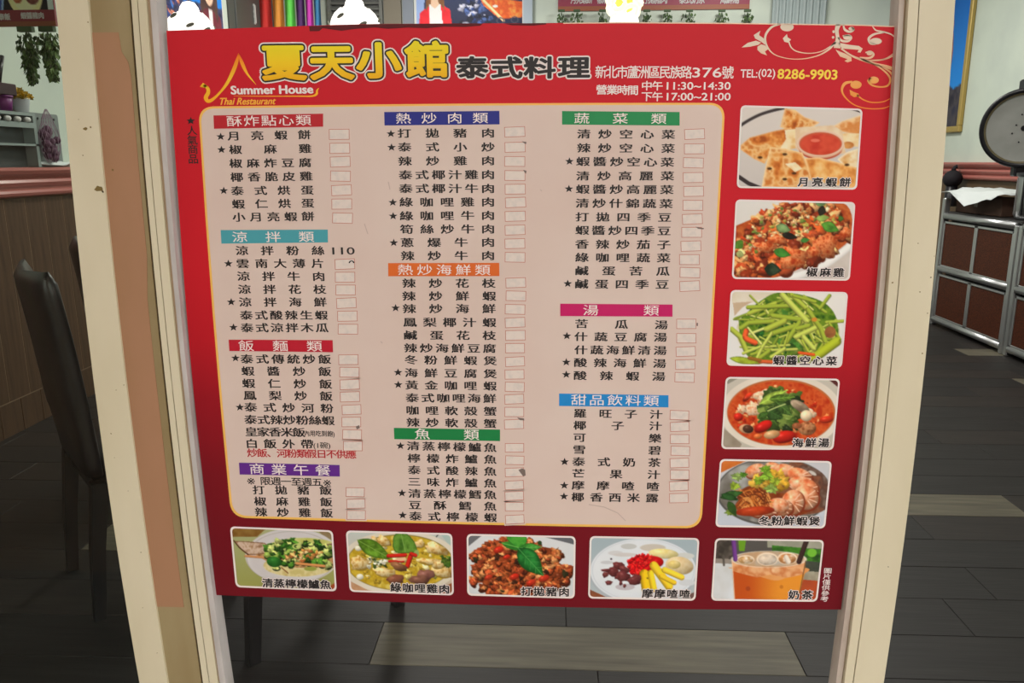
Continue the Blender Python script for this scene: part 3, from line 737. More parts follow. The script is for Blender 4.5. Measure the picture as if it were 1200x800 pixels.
# ---- scrollwork
o = (850, 0, 0.175)
M['scroll'] = zramp('cream_to_orange_ink', [(zp(122), alb((238, 140, 58))), (zp(98), alb((240, 172, 96))), (zp(76), alb((236, 190, 152))), (zp(56), alb((232, 212, 192))), (zp(26), alb((224, 206, 186)))], 0.45)
mb = MB()
ribbon(mb, [(365, 163, 8), (310, 182, 14), (270, 235, 15), (275, 300, 12), (325, 362, 7), (420, 392, 5), (520, 394, 6), (620, 372, 8), (690, 333, 12), (735, 285, 16)], Y1, o)
for p in ([(108, 318), (150, 287), (205, 272), (240, 285), (222, 300), (165, 313)], [(190, 235), (234, 206), (226, 235), (264, 262), (266, 300), (238, 278), (200, 258)], [(215, 312), (240, 296), (268, 305), (286, 330), (265, 345), (279, 371), (240, 357), (215, 335)],
          [(385, 257), (412, 228), (418, 250), (440, 265), (420, 286), (395, 279)], [(755, 285), (830, 300), (895, 308), (920, 325), (905, 352), (884, 350), (894, 334), (850, 330), (780, 325)],
          [(738, 332), (760, 342), (805, 360), (843, 382), (846, 408), (818, 418), (798, 408), (818, 396), (768, 378)], [(832, 600), (857, 614), (892, 627), (896, 645), (862, 651), (838, 636)]): shape(mb, p, Y1, o)
blob(mb, 413, 180, 45, 30, Y1, o, half=True); blob(mb, 815, 250, 26, 17, Y1, o); blob(mb, 993, 536, 35, 24, Y1, o); blob(mb, 1008, 276, 40, 22, Y1, o); blob(mb, 875, 567, 38, 27, Y1, o)
blob(mb, 725, 212, 8, 10, Y1, o); blob(mb, 722, 250, 9, 9, Y1, o); blob(mb, 966, 358, 20, 13, Y1, o); blob(mb, 845, 192, 20, 13, Y1, o)
ribbon(mb, [(425, 280, 9), (442, 318, 8), (482, 345, 7), (560, 357, 6), (640, 345, 6), (700, 312, 7), (738, 280, 10)], Y1, o)
ribbon(mb, [(757, 163, 34), (746, 205, 26), (752, 255, 26), (748, 322, 46)], Y1, o)
ribbon(mb, [(790, 165, 8), (800, 198, 16), (835, 213, 14), (862, 197, 10), (845, 183, 6)], Y1, o)
ribbon(mb, [(756, 250, 12), (780, 272, 16), (820, 276, 14), (845, 255, 10), (830, 236, 10), (785, 240, 8)], Y1, o)
ribbon(mb, [(775, 325, 10), (850, 375, 13), (930, 405, 16), (1010, 430, 18), (1080, 447, 22), (1137, 466, 26)], Y1, o)
ribbon(mb, [(900, 385, 8), (965, 388, 14), (993, 365, 14), (972, 344, 10), (938, 352, 8)], Y1, o)
ribbon(mb, [(900, 392, 6), (960, 405, 10), (1040, 402, 9), (1100, 385, 9), (1148, 355, 10)], Y1, o); ribbon(mb, [(960, 402, 3), (1060, 395, 5), (1120, 362, 6), (1148, 328, 6)], Y1, o)
ribbon(mb, [(920, 402, 6), (1010, 438, 9), (1075, 485, 12), (1104, 530, 14), (1088, 572, 12), (1040, 582, 10), (985, 571, 12), (958, 542, 14), (975, 520, 10)], Y1, o)
ribbon(mb, [(1020, 432, 6), (1095, 475, 12), (1134, 522, 16)], Y1, o)
ribbon(mb, [(985, 176, 6), (1010, 203, 10), (1060, 214, 11), (1110, 230, 9), (1150, 263, 7)], Y1, o); ribbon(mb, [(1065, 218, 6), (1000, 228, 14), (962, 256, 17), (972, 290, 14), (1005, 296, 8)], Y1, o)
ribbon(mb, [(1128, 696, 5), (1060, 724, 7), (960, 727, 7), (870, 705, 8), (806, 655, 10), (781, 605, 14), (800, 560, 20), (850, 546, 12)], Y1, o)
ribbon(mb, [(1128, 646, 6), (1060, 680, 7), (980, 685, 8), (920, 665, 9), (882, 635, 10)], Y1, o)
mb.build('scroll_ornament', M['scroll'], poster)
# ---- side notes
star(223.5, 141.6, 5.2)
for ch, px, py in (('人', 225, 153.2), ('氣', 225.4, 164.4), ('商', 226, 175.2), ('品', 226.4, 186.4)):
    mb = MB(); cjk_into(mb, ch, px, py, 11.4, 10.4, Y1, (0.012, 0.012, 4)); mb.build('side_note', M['ink'], poster)
for ch, px, py in (('圖', 970.1, 668.6), ('片', 969.3, 675.3), ('僅', 968.5, 682), ('供', 967.8, 688.5), ('參', 967, 695.2), ('考', 966.2, 701.6)):
    mb = MB(); cjk_into(mb, ch, px, py, 9.0, 5.9, Y1, (0.012, 0.012, 4)); mb.build('side_note', M['ink_white'], poster)

# ------------------------------------------------------------------ printed dish photographs: painted in code, carried as vertex colours of a flat print
class Pic:
    def __init__(s, seed=1, W=360, H=240, ww=1200.0):
        s.W, s.H = W, H; s.k = W / ww; s.rs = np.random.RandomState(seed)
        s.Y, s.X = np.mgrid[0:H, 0:W]; s.X = (s.X + 0.5) / s.k; s.Y = (s.Y + 0.5) / s.k
        s.a = np.zeros((H, W, 3)) + 200
    def noise(s, scale, octs=3):
        """smooth noise 0..1; scale = size of a feature in crop pixels"""
        out = np.zeros((s.H, s.W)); amp, tot = 1.0, 0.0
        for o in range(octs):
            c = max(scale / 2 ** o * s.k, 1.0); h, w = int(s.H / c) + 3, int(s.W / c) + 3
            g = s.rs.rand(h, w); fx, fy = np.arange(s.W) / c, np.arange(s.H) / c
            ix, iy = fx.astype(int), fy.astype(int); tx, ty = fx - ix, fy - iy
            tx = tx * tx * (3 - 2 * tx); ty = ty * ty * (3 - 2 * ty)
            a = g[iy][:, ix] * (1 - tx) + g[iy][:, ix + 1] * tx; b = g[iy + 1][:, ix] * (1 - tx) + g[iy + 1][:, ix + 1] * tx
            out += amp * (a * (1 - ty[:, None]) + b * ty[:, None]); tot += amp; amp *= 0.55
        return np.clip((out / tot - 0.5) * 1.7 + 0.5, 0, 1)
    def tex(s, cols, scale=60):
        if not isinstance(cols, list): return np.zeros((s.H, s.W, 3)) + np.array(cols, float)
        n = s.noise(scale); k = len(cols) - 1; i = np.minimum((n * k).astype(int), k - 1); t = (n * k - i)[..., None]
        C = np.array(cols, float); return C[i] * (1 - t) + C[i + 1] * t
    def put(s, mask, col): s.a = s.a * (1 - mask[..., None]) + col * mask[..., None]
    def bg(s, c0, c1=None, ang=90):
        if c1 is None: s.a[:] = c0; return
        t = (s.Y / 800 if ang == 90 else s.X / 1200)[..., None]; s.a = np.array(c0, float) * (1 - t) + np.array(c1, float) * t
    def poly(s, pts, cols, scale=60, rim=None, smooth=False):
        if smooth: pts = [tuple(p) for p in catmull(list(pts) + [pts[0]], 6)]
        P = np.array(pts, float); ins = np.zeros((s.H, s.W), bool); d = np.full((s.H, s.W), 1e9)
        for i in range(len(P)):
            (x0, y0), (x1, y1) = P[i - 1], P[i]
            if y0 != y1:
                c = ((y0 > s.Y) != (y1 > s.Y)) & (s.X < (x1 - x0) * (s.Y - y0) / (y1 - y0) + x0); ins ^= c
            if rim:
                L = (x1 - x0) ** 2 + (y1 - y0) ** 2 + 1e-9; t = np.clip(((s.X - x0) * (x1 - x0) + (s.Y - y0) * (y1 - y0)) / L, 0, 1)
                d = np.minimum(d, np.hypot(s.X - x0 - t * (x1 - x0), s.Y - y0 - t * (y1 - y0)))
        col = s.tex(cols, scale)
        if rim:
            t = np.clip(1 - d / rim[0], 0, 1)[..., None]; col = col * (1 - t) + np.array(rim[1], float) * t
        s.put(ins.astype(float), col)
    def ell(s, cx, cy, rx, ry, cols, rot=0, shade=0.0, scale=50, ring=None, rough=0.0):
        m = max(rx, ry) + 8; k = s.k
        x0, x1 = max(int((cx - m) * k), 0), min(int((cx + m) * k) + 1, s.W); y0, y1 = max(int((cy - m) * k), 0), min(int((cy + m) * k) + 1, s.H)
        if x1 <= x0 or y1 <= y0: return
        X, Y = s.X[y0:y1, x0:x1] - cx, s.Y[y0:y1, x0:x1] - cy
        a = math.radians(rot); u, v = (X * math.cos(a) + Y * math.sin(a)) / rx, (-X * math.sin(a) + Y * math.cos(a)) / ry
        r = np.hypot(u, v)
        if rough:
            th = np.arctan2(v, u); q = s.rs.uniform(0, 6.28, 4); r = r * (1 + rough * (np.sin(2 * th + q[0]) * .8 + np.sin(3 * th + q[1]) + .7 * np.sin(5 * th + q[2]) + .5 * np.sin(8 * th + q[3])))
        edge = 4.0 / min(rx, ry)
        mask = np.clip((1 - r) / edge + 0.5, 0, 1)
        if ring: mask = mask * np.clip((r - ring) / edge + 0.5, 0, 1)
        col = s.tex(cols, scale)[y0:y1, x0:x1] if isinstance(cols, list) else np.zeros(X.shape + (3,)) + np.array(cols, float)
        if shade:
            lit = (-0.45 * X / rx - 0.75 * Y / ry) * (1 if not ring else 0)
            hl = np.clip(1 - np.hypot(u + 0.3, v + 0.35) / 0.45, 0, 1) ** 2
            col = col * (1 + shade * np.clip(lit, -1, 1) * 0.6 - shade * 0.35 * np.clip(r, 0, 1) ** 3)[..., None] + (hl * shade * 90)[..., None]
        s.a[y0:y1, x0:x1] = s.a[y0:y1, x0:x1] * (1 - mask[..., None]) + np.clip(col, 0, 255) * mask[..., None]
    def line(s, pts, w, col, shade=0.5, smooth=False, w1=None):
        if smooth: pts = [tuple(p) for p in catmull(pts, 6)]
        P = np.array(pts, float); k = s.k; m = w + 8
        x0, x1 = max(int((P[:, 0].min() - m) * k), 0), min(int((P[:, 0].max() + m) * k) + 1, s.W); y0, y1 = max(int((P[:, 1].min() - m) * k), 0), min(int((P[:, 1].max() + m) * k) + 1, s.H)
        if x1 <= x0 or y1 <= y0: return
        X, Y = s.X[y0:y1, x0:x1], s.Y[y0:y1, x0:x1]; d = np.full(X.shape, 1e9); sg = np.zeros(X.shape); tt = np.zeros(X.shape)
        for i in range(len(P) - 1):
            (ax_, ay_), (bx, by) = P[i], P[i + 1]; L = (bx - ax_) ** 2 + (by - ay_) ** 2 + 1e-9
            t = np.clip(((X - ax_) * (bx - ax_) + (Y - ay_) * (by - ay_)) / L, 0, 1); dd = np.hypot(X - ax_ - t * (bx - ax_), Y - ay_ - t * (by - ay_))
            cr = (bx - ax_) * (Y - ay_) - (by - ay_) * (X - ax_); q = dd < d
            d = np.where(q, dd, d); sg = np.where(q, np.sign(cr) * (1 if bx >= ax_ else -1), sg); tt = np.where(q, (i + t) / (len(P) - 1), tt)
        hw = w / 2 if w1 is None else (w + (w1 - w) * tt) / 2
        mask = np.clip((hw - d) / 3.0 + 0.5, 0, 1)
        f = np.clip(d / np.maximum(hw, 1), 0, 1)
        c = np.array(col, float) * (1 + shade * (0.18 - 0.45 * f ** 2 - 0.28 * sg * f))[..., None]
        s.a[y0:y1, x0:x1] = s.a[y0:y1, x0:x1] * (1 - mask[..., None]) + np.clip(c, 0, 255) * mask[..., None]
    def chunks(s, region, n, size, cols, shade=0.7, asp=(0.5, 0.9), dark=None):
        P = np.array(region, float); lo, hi = P.min(0), P.max(0); done = 0
        pos = []
        while done < n:
            x, y = s.rs.uniform(lo[0], hi[0]), s.rs.uniform(lo[1], hi[1]); ins = False
            for i in range(len(P)):
                (xa, ya), (xb, yb) = P[i - 1], P[i]
                if (ya > y) != (yb > y) and x < (xb - xa) * (y - ya) / (yb - ya) + xa: ins = not ins
            if ins: pos.append((y, x)); done += 1
        pos.sort()
        for y, x in pos:
            r = s.rs.uniform(*size); c = np.array(cols[s.rs.randint(len(cols))], float) * s.rs.uniform(0.85, 1.12); rot = s.rs.uniform(-60, 60); a = s.rs.uniform(*asp)
            if dark: s.ell(x + r * 0.15, y + r * 0.28, r * 1.05, r * a * 1.1, dark, rot)
            s.ell(x, y, r, r * a, c, rot, shade, rough=0.16)
            if r > 16: s.ell(x + s.rs.uniform(-.4, .4) * r, y + s.rs.uniform(-.4, .3) * r, r * .4, r * .2, c * s.rs.choice([.72, 1.2]), s.rs.uniform(-80, 80), 0, rough=.2)
    def leaf(s, a, b, w, col, vein=None):
        a, b = np.array(a, float), np.array(b, float); d = b - a; n = np.array([-d[1], d[0]]) / (np.linalg.norm(d) + 1e-9)
        pts = [tuple(a + d * t + n * w * 0.5 * math.sin(math.pi * t ** 0.8)) for t in np.linspace(0, 1, 10)] + [tuple(a + d * t - n * w * 0.5 * math.sin(math.pi * t ** 0.8)) for t in np.linspace(1, 0, 10)][1:-1]
        s.poly(pts, [tuple(np.array(col) * 0.75), col, tuple(np.array(col) * 1.2 + 8)], 60, rim=(w * 0.14, tuple(np.array(col) * 0.72)))
        if vein:
            s.line([a, b], 7, vein, 0.2)
            for t in (0.3, 0.5, 0.7):
                q = a + d * t
                for sg in (1, -1): s.line([q, q + d * 0.14 + n * sg * w * 0.28], 4, vein, 0)
    def soften(s, n=1):
        for _ in range(n):
            p = np.pad(s.a, ((1, 1), (1, 1), (0, 0)), 'edge')
            s.a = (p[1:-1, 1:-1] * 2 + p[:-2, 1:-1] + p[2:, 1:-1] + p[1:-1, :-2] + p[1:-1, 2:]) / 6
    def sample(s, x, y):
        fx = np.clip(x * s.k - 0.5, 0, s.W - 1.001); fy = np.clip(y * s.k - 0.5, 0, s.H - 1.001); ix, iy = fx.astype(int), fy.astype(int); tx, ty = (fx - ix)[:, None], (fy - iy)[:, None]
        return (s.a[iy, ix] * (1 - tx) + s.a[iy, ix + 1] * tx) * (1 - ty) + (s.a[iy + 1, ix] * (1 - tx) + s.a[iy + 1, ix + 1] * tx) * ty

def print_mat(name, rough=0.4):
    m = bpy.data.materials.new(name); m.use_nodes = True; nt = m.node_tree; b = nt.nodes['Principled BSDF']
    at = nt.nodes.new('ShaderNodeAttribute'); at.attribute_name = 'Col'; nt.links.new(at.outputs['Color'], b.inputs['Base Color'])
    b.inputs['Roughness'].default_value = rough; b.inputs['Specular IOR Level'].default_value = 0.15
    return m
M['photo'] = print_mat('printed_photo')
def grid_print(name, pts, cols, nu, nv, m, parent):
    """pts: (nv*nu) x 3 positions, cols linear rgb"""
    idx = np.arange(nu * nv).reshape(nv, nu)
    f = np.stack([idx[:-1, :-1], idx[1:, :-1], idx[1:, 1:], idx[:-1, 1:]], -1).reshape(-1, 4)
    me = bpy.data.meshes.new(name); me.vertices.add(len(pts)); me.vertices.foreach_set('co', np.asarray(pts, np.float32).ravel())
    me.loops.add(f.size); me.loops.foreach_set('vertex_index', f.ravel().astype(np.int32)); me.polygons.add(len(f))
    me.polygons.foreach_set('loop_start', np.arange(0, f.size, 4, dtype=np.int32)); me.update(calc_edges=True)
    at = me.attributes.new('Col', 'FLOAT_COLOR', 'POINT'); c = np.ones((len(pts), 4), np.float32); c[:, :3] = cols; at.data.foreach_set('color', c.ravel())
    me.materials.append(m); return link(name, me, parent)
def bil(q, u, v):
    q = np.array(q, float); return (q[0] * (1 - u)[:, None] + q[1] * u[:, None]) * (1 - v)[:, None] + (q[3] * (1 - u)[:, None] + q[2] * u[:, None]) * v[:, None]
def dish_photo(pic, org, k, quad, caption):
    """org, k: where the sketch's own coordinates sit; quad: TL TR BR BL of the printed frame"""
    Q = np.array([(org[0] + k * x, org[1] + k * y) for x, y in quad]); cen = Q.mean(0)
    nu, nv = 150, 106
    vv, uu = np.mgrid[0:nv, 0:nu]; u = uu.ravel() / (nu - 1); v = vv.ravel() / (nv - 1)
    w_ = np.linalg.norm(Q[1] - Q[0]); h_ = np.linalg.norm(Q[3] - Q[0]); iu, iv = 1.6 / w_, 1.6 / h_
    px = bil(Q, iu + u * (1 - 2 * iu), iv + v * (1 - 2 * iv))
    cx = (px - np.array(org)) / k
    pic.soften(1)
    col = np.clip(lin(pic.sample(cx[:, 0], cx[:, 1])) / E_FRONT, 0, 0.93)
    ys = Y2
    P0, P1, P2, P3 = [on_y(*p, ys) for p in (px[0], px[nu - 1], px[-1], px[-nu])]
    # plane positions through the exact pixel map
    D = np.stack([(px[:, 0] - 600) / F, (px[:, 1] - 400) / F, np.ones(len(px))], 1) @ ROT.T
    W3 = np.stack([D[:, 0], D[:, 2], -D[:, 1]], 1); t = (ys - CAM[1]) / W3[:, 1]; pts = CAM + W3 * t[:, None]
    ph = grid_print('dish_photo', pts, col, nu, nv, M['photo'], poster)
    outer = round_poly([tuple(p) for p in Q], 5.6); q2 = [tuple(p + (cen - p) * np.array([4.2 / w_, 4.2 / h_])) for p in Q]; inner = round_poly(q2, 4.4)
    n = len(outer); mb = MB()
    vs = [(PP(*p, Y3)[0], Y3, PP(*p, Y3)[1]) for p in outer + inner]
    mb.add(vs, [((i + 1) % n, i, n + i, n + (i + 1) % n) for i in range(n)]).build('photo_border', M['ink_white'], ph)
    s, xa, ya, xb, yb, w, h = caption
    m1, m2 = MB(), MB(); nn = len(s)
    for i, chh in enumerate(s):
        tt = i / (nn - 1); X, Y_ = xa + (xb - xa) * tt, ya + (yb - ya) * tt
        cjk_into(m1, chh, X, Y_, w, h, Y4, dil=dilation(0.10, 0.12, 10)); cjk_into(m2, chh, X, Y_, w, h, Y5, dil=[(a, b) for a in (-.03, .03) for b in (-.025, .025)])
    c1 = m1.build('caption', M['ink_white'], ph); c1['label'] = 'white outline of the caption'
    m2.build('caption_ink', M['ink'], c1)

# 1 shrimp pancake on a rimmed plate with red dip
p = Pic(1); p.bg((226, 216, 208), (206, 198, 192))
p.line([(90, 235), (160, 190), (260, 140), (370, 105), (480, 80)], 26, (66, 56, 56), 0.1, True); p.line([(1000, 85), (1060, 95), (1130, 118)], 22, (70, 58, 55), 0.1, True); p.line([(80, 670), (160, 725), (270, 770)], 34, (60, 50, 50), 0.1)
G = [(168, 82, 30), (206, 112, 44), (232, 154, 76), (244, 200, 136), (214, 126, 56)]; PALE = [(236, 188, 120), (246, 222, 172), (250, 234, 200)]
p.poly([(470, 84), (560, 100), (640, 160), (770, 206), (690, 260), (560, 300), (430, 245)], G, 55, (26, (246, 212, 160)))
p.poly([(870, 245), (960, 195), (1130, 140), (1130, 330), (960, 290)], [(232, 170, 100), (224, 140, 72), (246, 206, 150)], 60, (22, (246, 220, 176)))
p.poly([(880, 300), (1130, 300), (1130, 420), (960, 400)], PALE, 70); p.ell(1010, 400, 50, 30, [(190, 110, 50), (224, 160, 90)])
p.poly([(95, 400), (170, 335), (380, 278), (520, 250), (590, 300), (570, 420), (420, 440), (330, 500), (300, 560), (210, 520), (95, 440)], G, 70, (16, (240, 190, 130)))
p.poly([(470, 270), (590, 262), (620, 330), (560, 430), (420, 440), (480, 350)], PALE, 60)
p.poly([(560, 250), (880, 230), (960, 280), (990, 470), (640, 500), (560, 420)], [(240, 220, 190), (232, 200, 160), (248, 236, 214)], 90)
p.ell(775, 430, 185, 95, (196, 84, 56)); p.ell(775, 392, 202, 118, (226, 180, 150)); p.ell(775, 385, 196, 108, (236, 200, 172)); p.ell(775, 388, 182, 98, (206, 92, 62)); p.ell(775, 392, 168, 86, [(204, 62, 40), (222, 84, 58), (196, 50, 36)], scale=120); p.ell(730, 360, 40, 14, (232, 120, 96)); p.ell(775, 382, 200, 110, (240, 214, 190), ring=0.965)
p.poly([(920, 520), (1000, 460), (1130, 415), (1130, 590), (980, 585)], [(250, 236, 204), (238, 200, 140), (226, 160, 90)], 70, (22, (252, 240, 214)))
p.poly([(345, 418), (480, 428), (620, 465), (660, 560), (720, 660), (600, 770), (270, 770), (310, 570)], G, 80, (26, (250, 222, 168))); p.poly([(470, 560), (560, 545), (620, 600), (560, 630)], PALE, 40)
p.poly([(640, 512), (760, 505), (960, 555), (1090, 590), (1090, 780), (690, 700)], [(206, 118, 48), (232, 154, 76), (246, 190, 112), (248, 206, 140)], 70, (22, (250, 216, 160)))
for x, y in ((470, 478), (260, 505), (550, 640), (470, 690), (1000, 568), (340, 600)): p.ell(x, y, 20, 11, (84, 52, 26))
dish_photo(p, (855, 115), .1375, [(95, 60), (1135, 90), (1085, 780), (60, 765)], ('月亮蝦餅', 941.6, 213.4, 990.4, 213.8, 11.8, 9.8))
# 2 pepper chicken
p = Pic(2); p.bg((232, 228, 222), (214, 206, 198)); p.poly([(560, 760), (1120, 470), (1120, 780)], [(206, 194, 184), (220, 210, 202)], 120); p.line([(430, 760), (800, 650), (1120, 420)], 60, (240, 236, 232), 0.2, True)
p.poly([(60, 300), (300, 200), (560, 100), (1000, 90), (1090, 300), (1060, 410), (860, 560), (640, 650), (460, 720), (60, 740)], [(176, 70, 26), (208, 110, 52), (156, 50, 22)], 90, smooth=True)
R = [(80, 470), (240, 220), (480, 110), (700, 85), (900, 90), (1080, 260), (1060, 390), (930, 420), (925, 530), (830, 565), (640, 640), (480, 680), (330, 710), (80, 730)]
p.chunks(R, 230, (26, 62), [(200, 92, 40), (216, 124, 62), (170, 62, 28), (226, 156, 96), (190, 84, 44), (140, 52, 26), (232, 176, 116)], 0.6, dark=(96, 36, 16))
p.chunks([(170, 420), (250, 230), (480, 130), (900, 120), (960, 260), (700, 350), (520, 420), (300, 500), (150, 560)], 150, (9, 22), [(236, 196, 124), (244, 220, 170), (190, 180, 84), (196, 80, 40), (120, 146, 60), (226, 150, 90)], 0.4)
for e in ((590, 540, 110, 62, 30), (860, 450, 90, 110, 50), (560, 600, 110, 52, 10), (450, 410, 80, 40, 20), (340, 470, 90, 44, 20), (1030, 350, 52, 52, 0), (760, 510, 60, 46, 30)): p.ell(e[0], e[1], e[2], e[3], [(176, 60, 24), (214, 104, 50), (230, 144, 90), (190, 70, 30)], e[4], 0.5, 30, rough=.14)
for a, b, w, c in (((430, 290), (560, 330), 80, (126, 160, 100)), ((480, 360), (620, 390), 60, (44, 40, 30)), ((820, 270), (970, 330), 90, (92, 160, 56)), ((770, 225), (890, 215), 60, (150, 180, 90)), ((410, 500), (560, 540), 80, (66, 136, 50)), ((640, 415), (720, 405), 44, (70, 140, 60)), ((330, 650), (480, 670), 110, (46, 62, 42)), ((790, 150), (860, 170), 90, (52, 46, 34)), ((90, 420), (150, 480), 90, (100, 150, 50)), ((770, 100), (860, 95), 50, (110, 150, 90)), ((960, 230), (1010, 220), 50, (70, 110, 40)), ((90, 520), (160, 540), 60, (180, 190, 120))): p.leaf(a, b, w, c)
dish_photo(p, (850, 225), .1375, [(88, 62), (1110, 85), (1060, 755), (55, 740)], ('椒麻雞', 951.6, 319, 983, 319.4, 11.8, 9.8))
# 3 water spinach
p = Pic(3); p.bg((236, 232, 224), (232, 230, 228)); p.poly([(60, 60), (560, 60), (260, 180), (100, 190)], [(222, 210, 184), (232, 222, 204)], 100); p.poly([(100, 180), (270, 168), (180, 220), (115, 290)], (206, 180, 150))
p.ell(570, 430, 440, 270, [(226, 222, 190), (206, 190, 130)]); p.poly([(150, 330), (340, 160), (520, 90), (820, 150), (960, 260), (1000, 430), (960, 560), (700, 680), (330, 690), (180, 560)], [(44, 84, 22), (84, 124, 30), (120, 150, 40), (60, 100, 30)], 60, smooth=True)
p.chunks([(250, 380), (520, 230), (800, 380), (760, 620), (500, 640), (280, 560)], 60, (20, 50), [(36, 96, 36), (70, 120, 44), (44, 84, 24), (110, 140, 50)], 0.4)
rs = np.random.RandomState(5)
for i in range(66):
    x, y = rs.uniform(180, 930), rs.uniform(140, 620); a = rs.uniform(-1.2, 1.2); L = rs.uniform(60, 150); c = [(150, 164, 58), (176, 184, 86), (122, 142, 44), (196, 200, 116)][rs.randint(4)]
    if ((x - 570) / 430) ** 2 + ((y - 400) / 270) ** 2 < 1: p.line([(x - L * math.cos(a), y - L * math.sin(a)), (x + L * math.cos(a) * .6, y + L * math.sin(a) * .6)], rs.uniform(14, 28), c, 0.9)
for pts, w in (([(240, 270), (460, 185)], 40), ([(230, 218), (580, 205)], 36), ([(170, 395), (235, 350), (440, 338)], 40), ([(600, 110), (760, 260), (830, 440)], 40), ([(520, 110), (725, 330)], 52), ([(440, 290), (670, 322)], 44), ([(390, 405), (540, 335)], 52), ([(440, 440), (640, 375)], 46), ([(560, 510), (670, 345)], 42), ([(640, 470), (810, 390)], 46), ([(740, 240), (850, 400), (885, 505)], 42), ([(845, 225), (925, 118)], 30), ([(900, 345), (1040, 335)], 28), ([(920, 350), (1015, 490)], 22), ([(700, 470), (785, 565)], 44), ([(90, 405), (165, 470), (215, 590)], 44), ([(310, 645), (350, 560), (430, 440)], 28), ([(335, 645), (410, 590)], 36), ([(190, 610), (330, 555)], 26), ([(540, 545), (575, 430)], 18), ([(620, 120), (800, 170)], 30), ([(430, 640), (540, 570)], 32), ([(650, 400), (745, 375)], 40), ([(690, 500), (740, 590)], 22)): p.line(pts, w, [(166, 178, 66), (184, 194, 88), (150, 166, 56)][int(pts[0][0]) % 3], 0.8)
p.leaf((70, 650), (350, 700), 60, (158, 176, 50)); p.line([(800, 645), (985, 510)], 80, (166, 178, 44), 0.8); p.ell(930, 430, 48, 50, [(132, 78, 46), (170, 110, 60)])
p.line([(215, 420), (210, 480), (290, 520)], 46, (228, 92, 46), 0.8, True); p.line([(665, 605), (790, 622)], 26, (214, 88, 36), 0.7); p.line([(330, 678), (440, 685)], 34, (206, 96, 50), 0.6); p.line([(240, 650), (330, 670)], 30, (150, 100, 40), 0.4); p.ell(795, 322, 24, 18, (214, 140, 50))
dish_photo(p, (845, 330), .1375, [(82, 70), (1083, 88), (1030, 733), (45, 715)], ('蝦醬空心菜', 912.4, 422.4, 974.4, 423, 11.8, 9.8))
# 4 seafood soup
p = Pic(4); p.bg((206, 198, 184), (196, 188, 172)); p.poly([(950, 60), (1110, 60), (1110, 190)], (92, 44, 40)); p.poly([(100, 70), (240, 70), (130, 130)], (150, 146, 130)); p.poly([(90, 500), (250, 640), (210, 720), (60, 720)], [(170, 158, 140), (150, 136, 118)], 90)
p.ell(585, 370, 520, 330, [(226, 214, 198), (236, 228, 214)], scale=200); p.ell(585, 372, 462, 284, (196, 110, 60)); p.ell(582, 376, 450, 272, [(176, 40, 18), (200, 66, 26), (216, 96, 44), (190, 54, 24)], scale=70)
p.chunks([(160, 380), (350, 180), (600, 130), (980, 330), (980, 430), (800, 560), (500, 610), (250, 520)], 90, (8, 24), [(232, 140, 80), (200, 50, 24), (240, 170, 110), (180, 40, 20)], 0.4)
for e in ((400, 222, 66, 34, -20), (345, 345, 72, 62, 20), (250, 345, 34, 44, 0), (430, 260, 60, 28, -10), (840, 380, 50, 32, 20)): p.ell(e[0], e[1], e[2], e[3], [(214, 130, 84), (240, 198, 158), (246, 216, 184), (226, 150, 104)], e[4], 0.4, 26, rough=.13)
p.chunks([(420, 330), (480, 210), (640, 180), (740, 270), (720, 430), (660, 540), (520, 520), (400, 430)], 50, (30, 70), [(60, 84, 34), (84, 112, 44), (44, 60, 30), (110, 130, 60)], 0.5)
for a, b, w, c in (((400, 300), (640, 180), 90, (150, 176, 70)), ((480, 260), (700, 240), 70, (96, 130, 48)), ((460, 350), (600, 420), 120, (52, 80, 36)), ((540, 280), (680, 400), 90, (70, 100, 44)), ((390, 420), (480, 370), 60, (60, 90, 36))): p.leaf(a, b, w, c, tuple(np.array(c) * 1.35))
p.line([(470, 360), (540, 330), (620, 300)], 10, (190, 206, 130), 0.2, True); p.ell(745, 320, 90, 40, [(130, 110, 90), (190, 170, 140)], 30, 0.4); p.ell(800, 400, 52, 48, [(246, 226, 190), (226, 190, 140)], 0, 0.5)
for e in ((432, 492, 82, 44, -28, (204, 34, 26)), (610, 580, 100, 52, -10, (200, 38, 26)), (220, 410, 40, 34, 0, (206, 40, 26)), (970, 432, 62, 30, -8, (210, 56, 30)), (296, 240, 50, 22, -45, (206, 60, 34))): p.ell(e[0], e[1], e[2], e[3], e[5], e[4], 0.7)
p.ell(288, 512, 62, 40, (206, 160, 120), 10, 0.4); p.ell(302, 512, 46, 34, (84, 52, 36), 10, 0.6); p.ell(505, 560, 70, 36, [(206, 150, 96), (224, 180, 130)], -10, 0.5); p.ell(805, 508, 78, 58, [(120, 64, 36), (176, 112, 70), (206, 150, 104)], 0, 0.5, 22); p.ell(720, 485, 42, 26, [(140, 76, 44), (180, 110, 70)], 0, 0.4); p.ell(385, 575, 34, 22, (226, 120, 60), 0, 0.5)
dish_photo(p, (835, 432), .1375, [(113, 68), (1088, 85), (1030, 693), (73, 683)], ('海鮮湯', 935, 519, 965.4, 518.8, 11.8, 9.8))
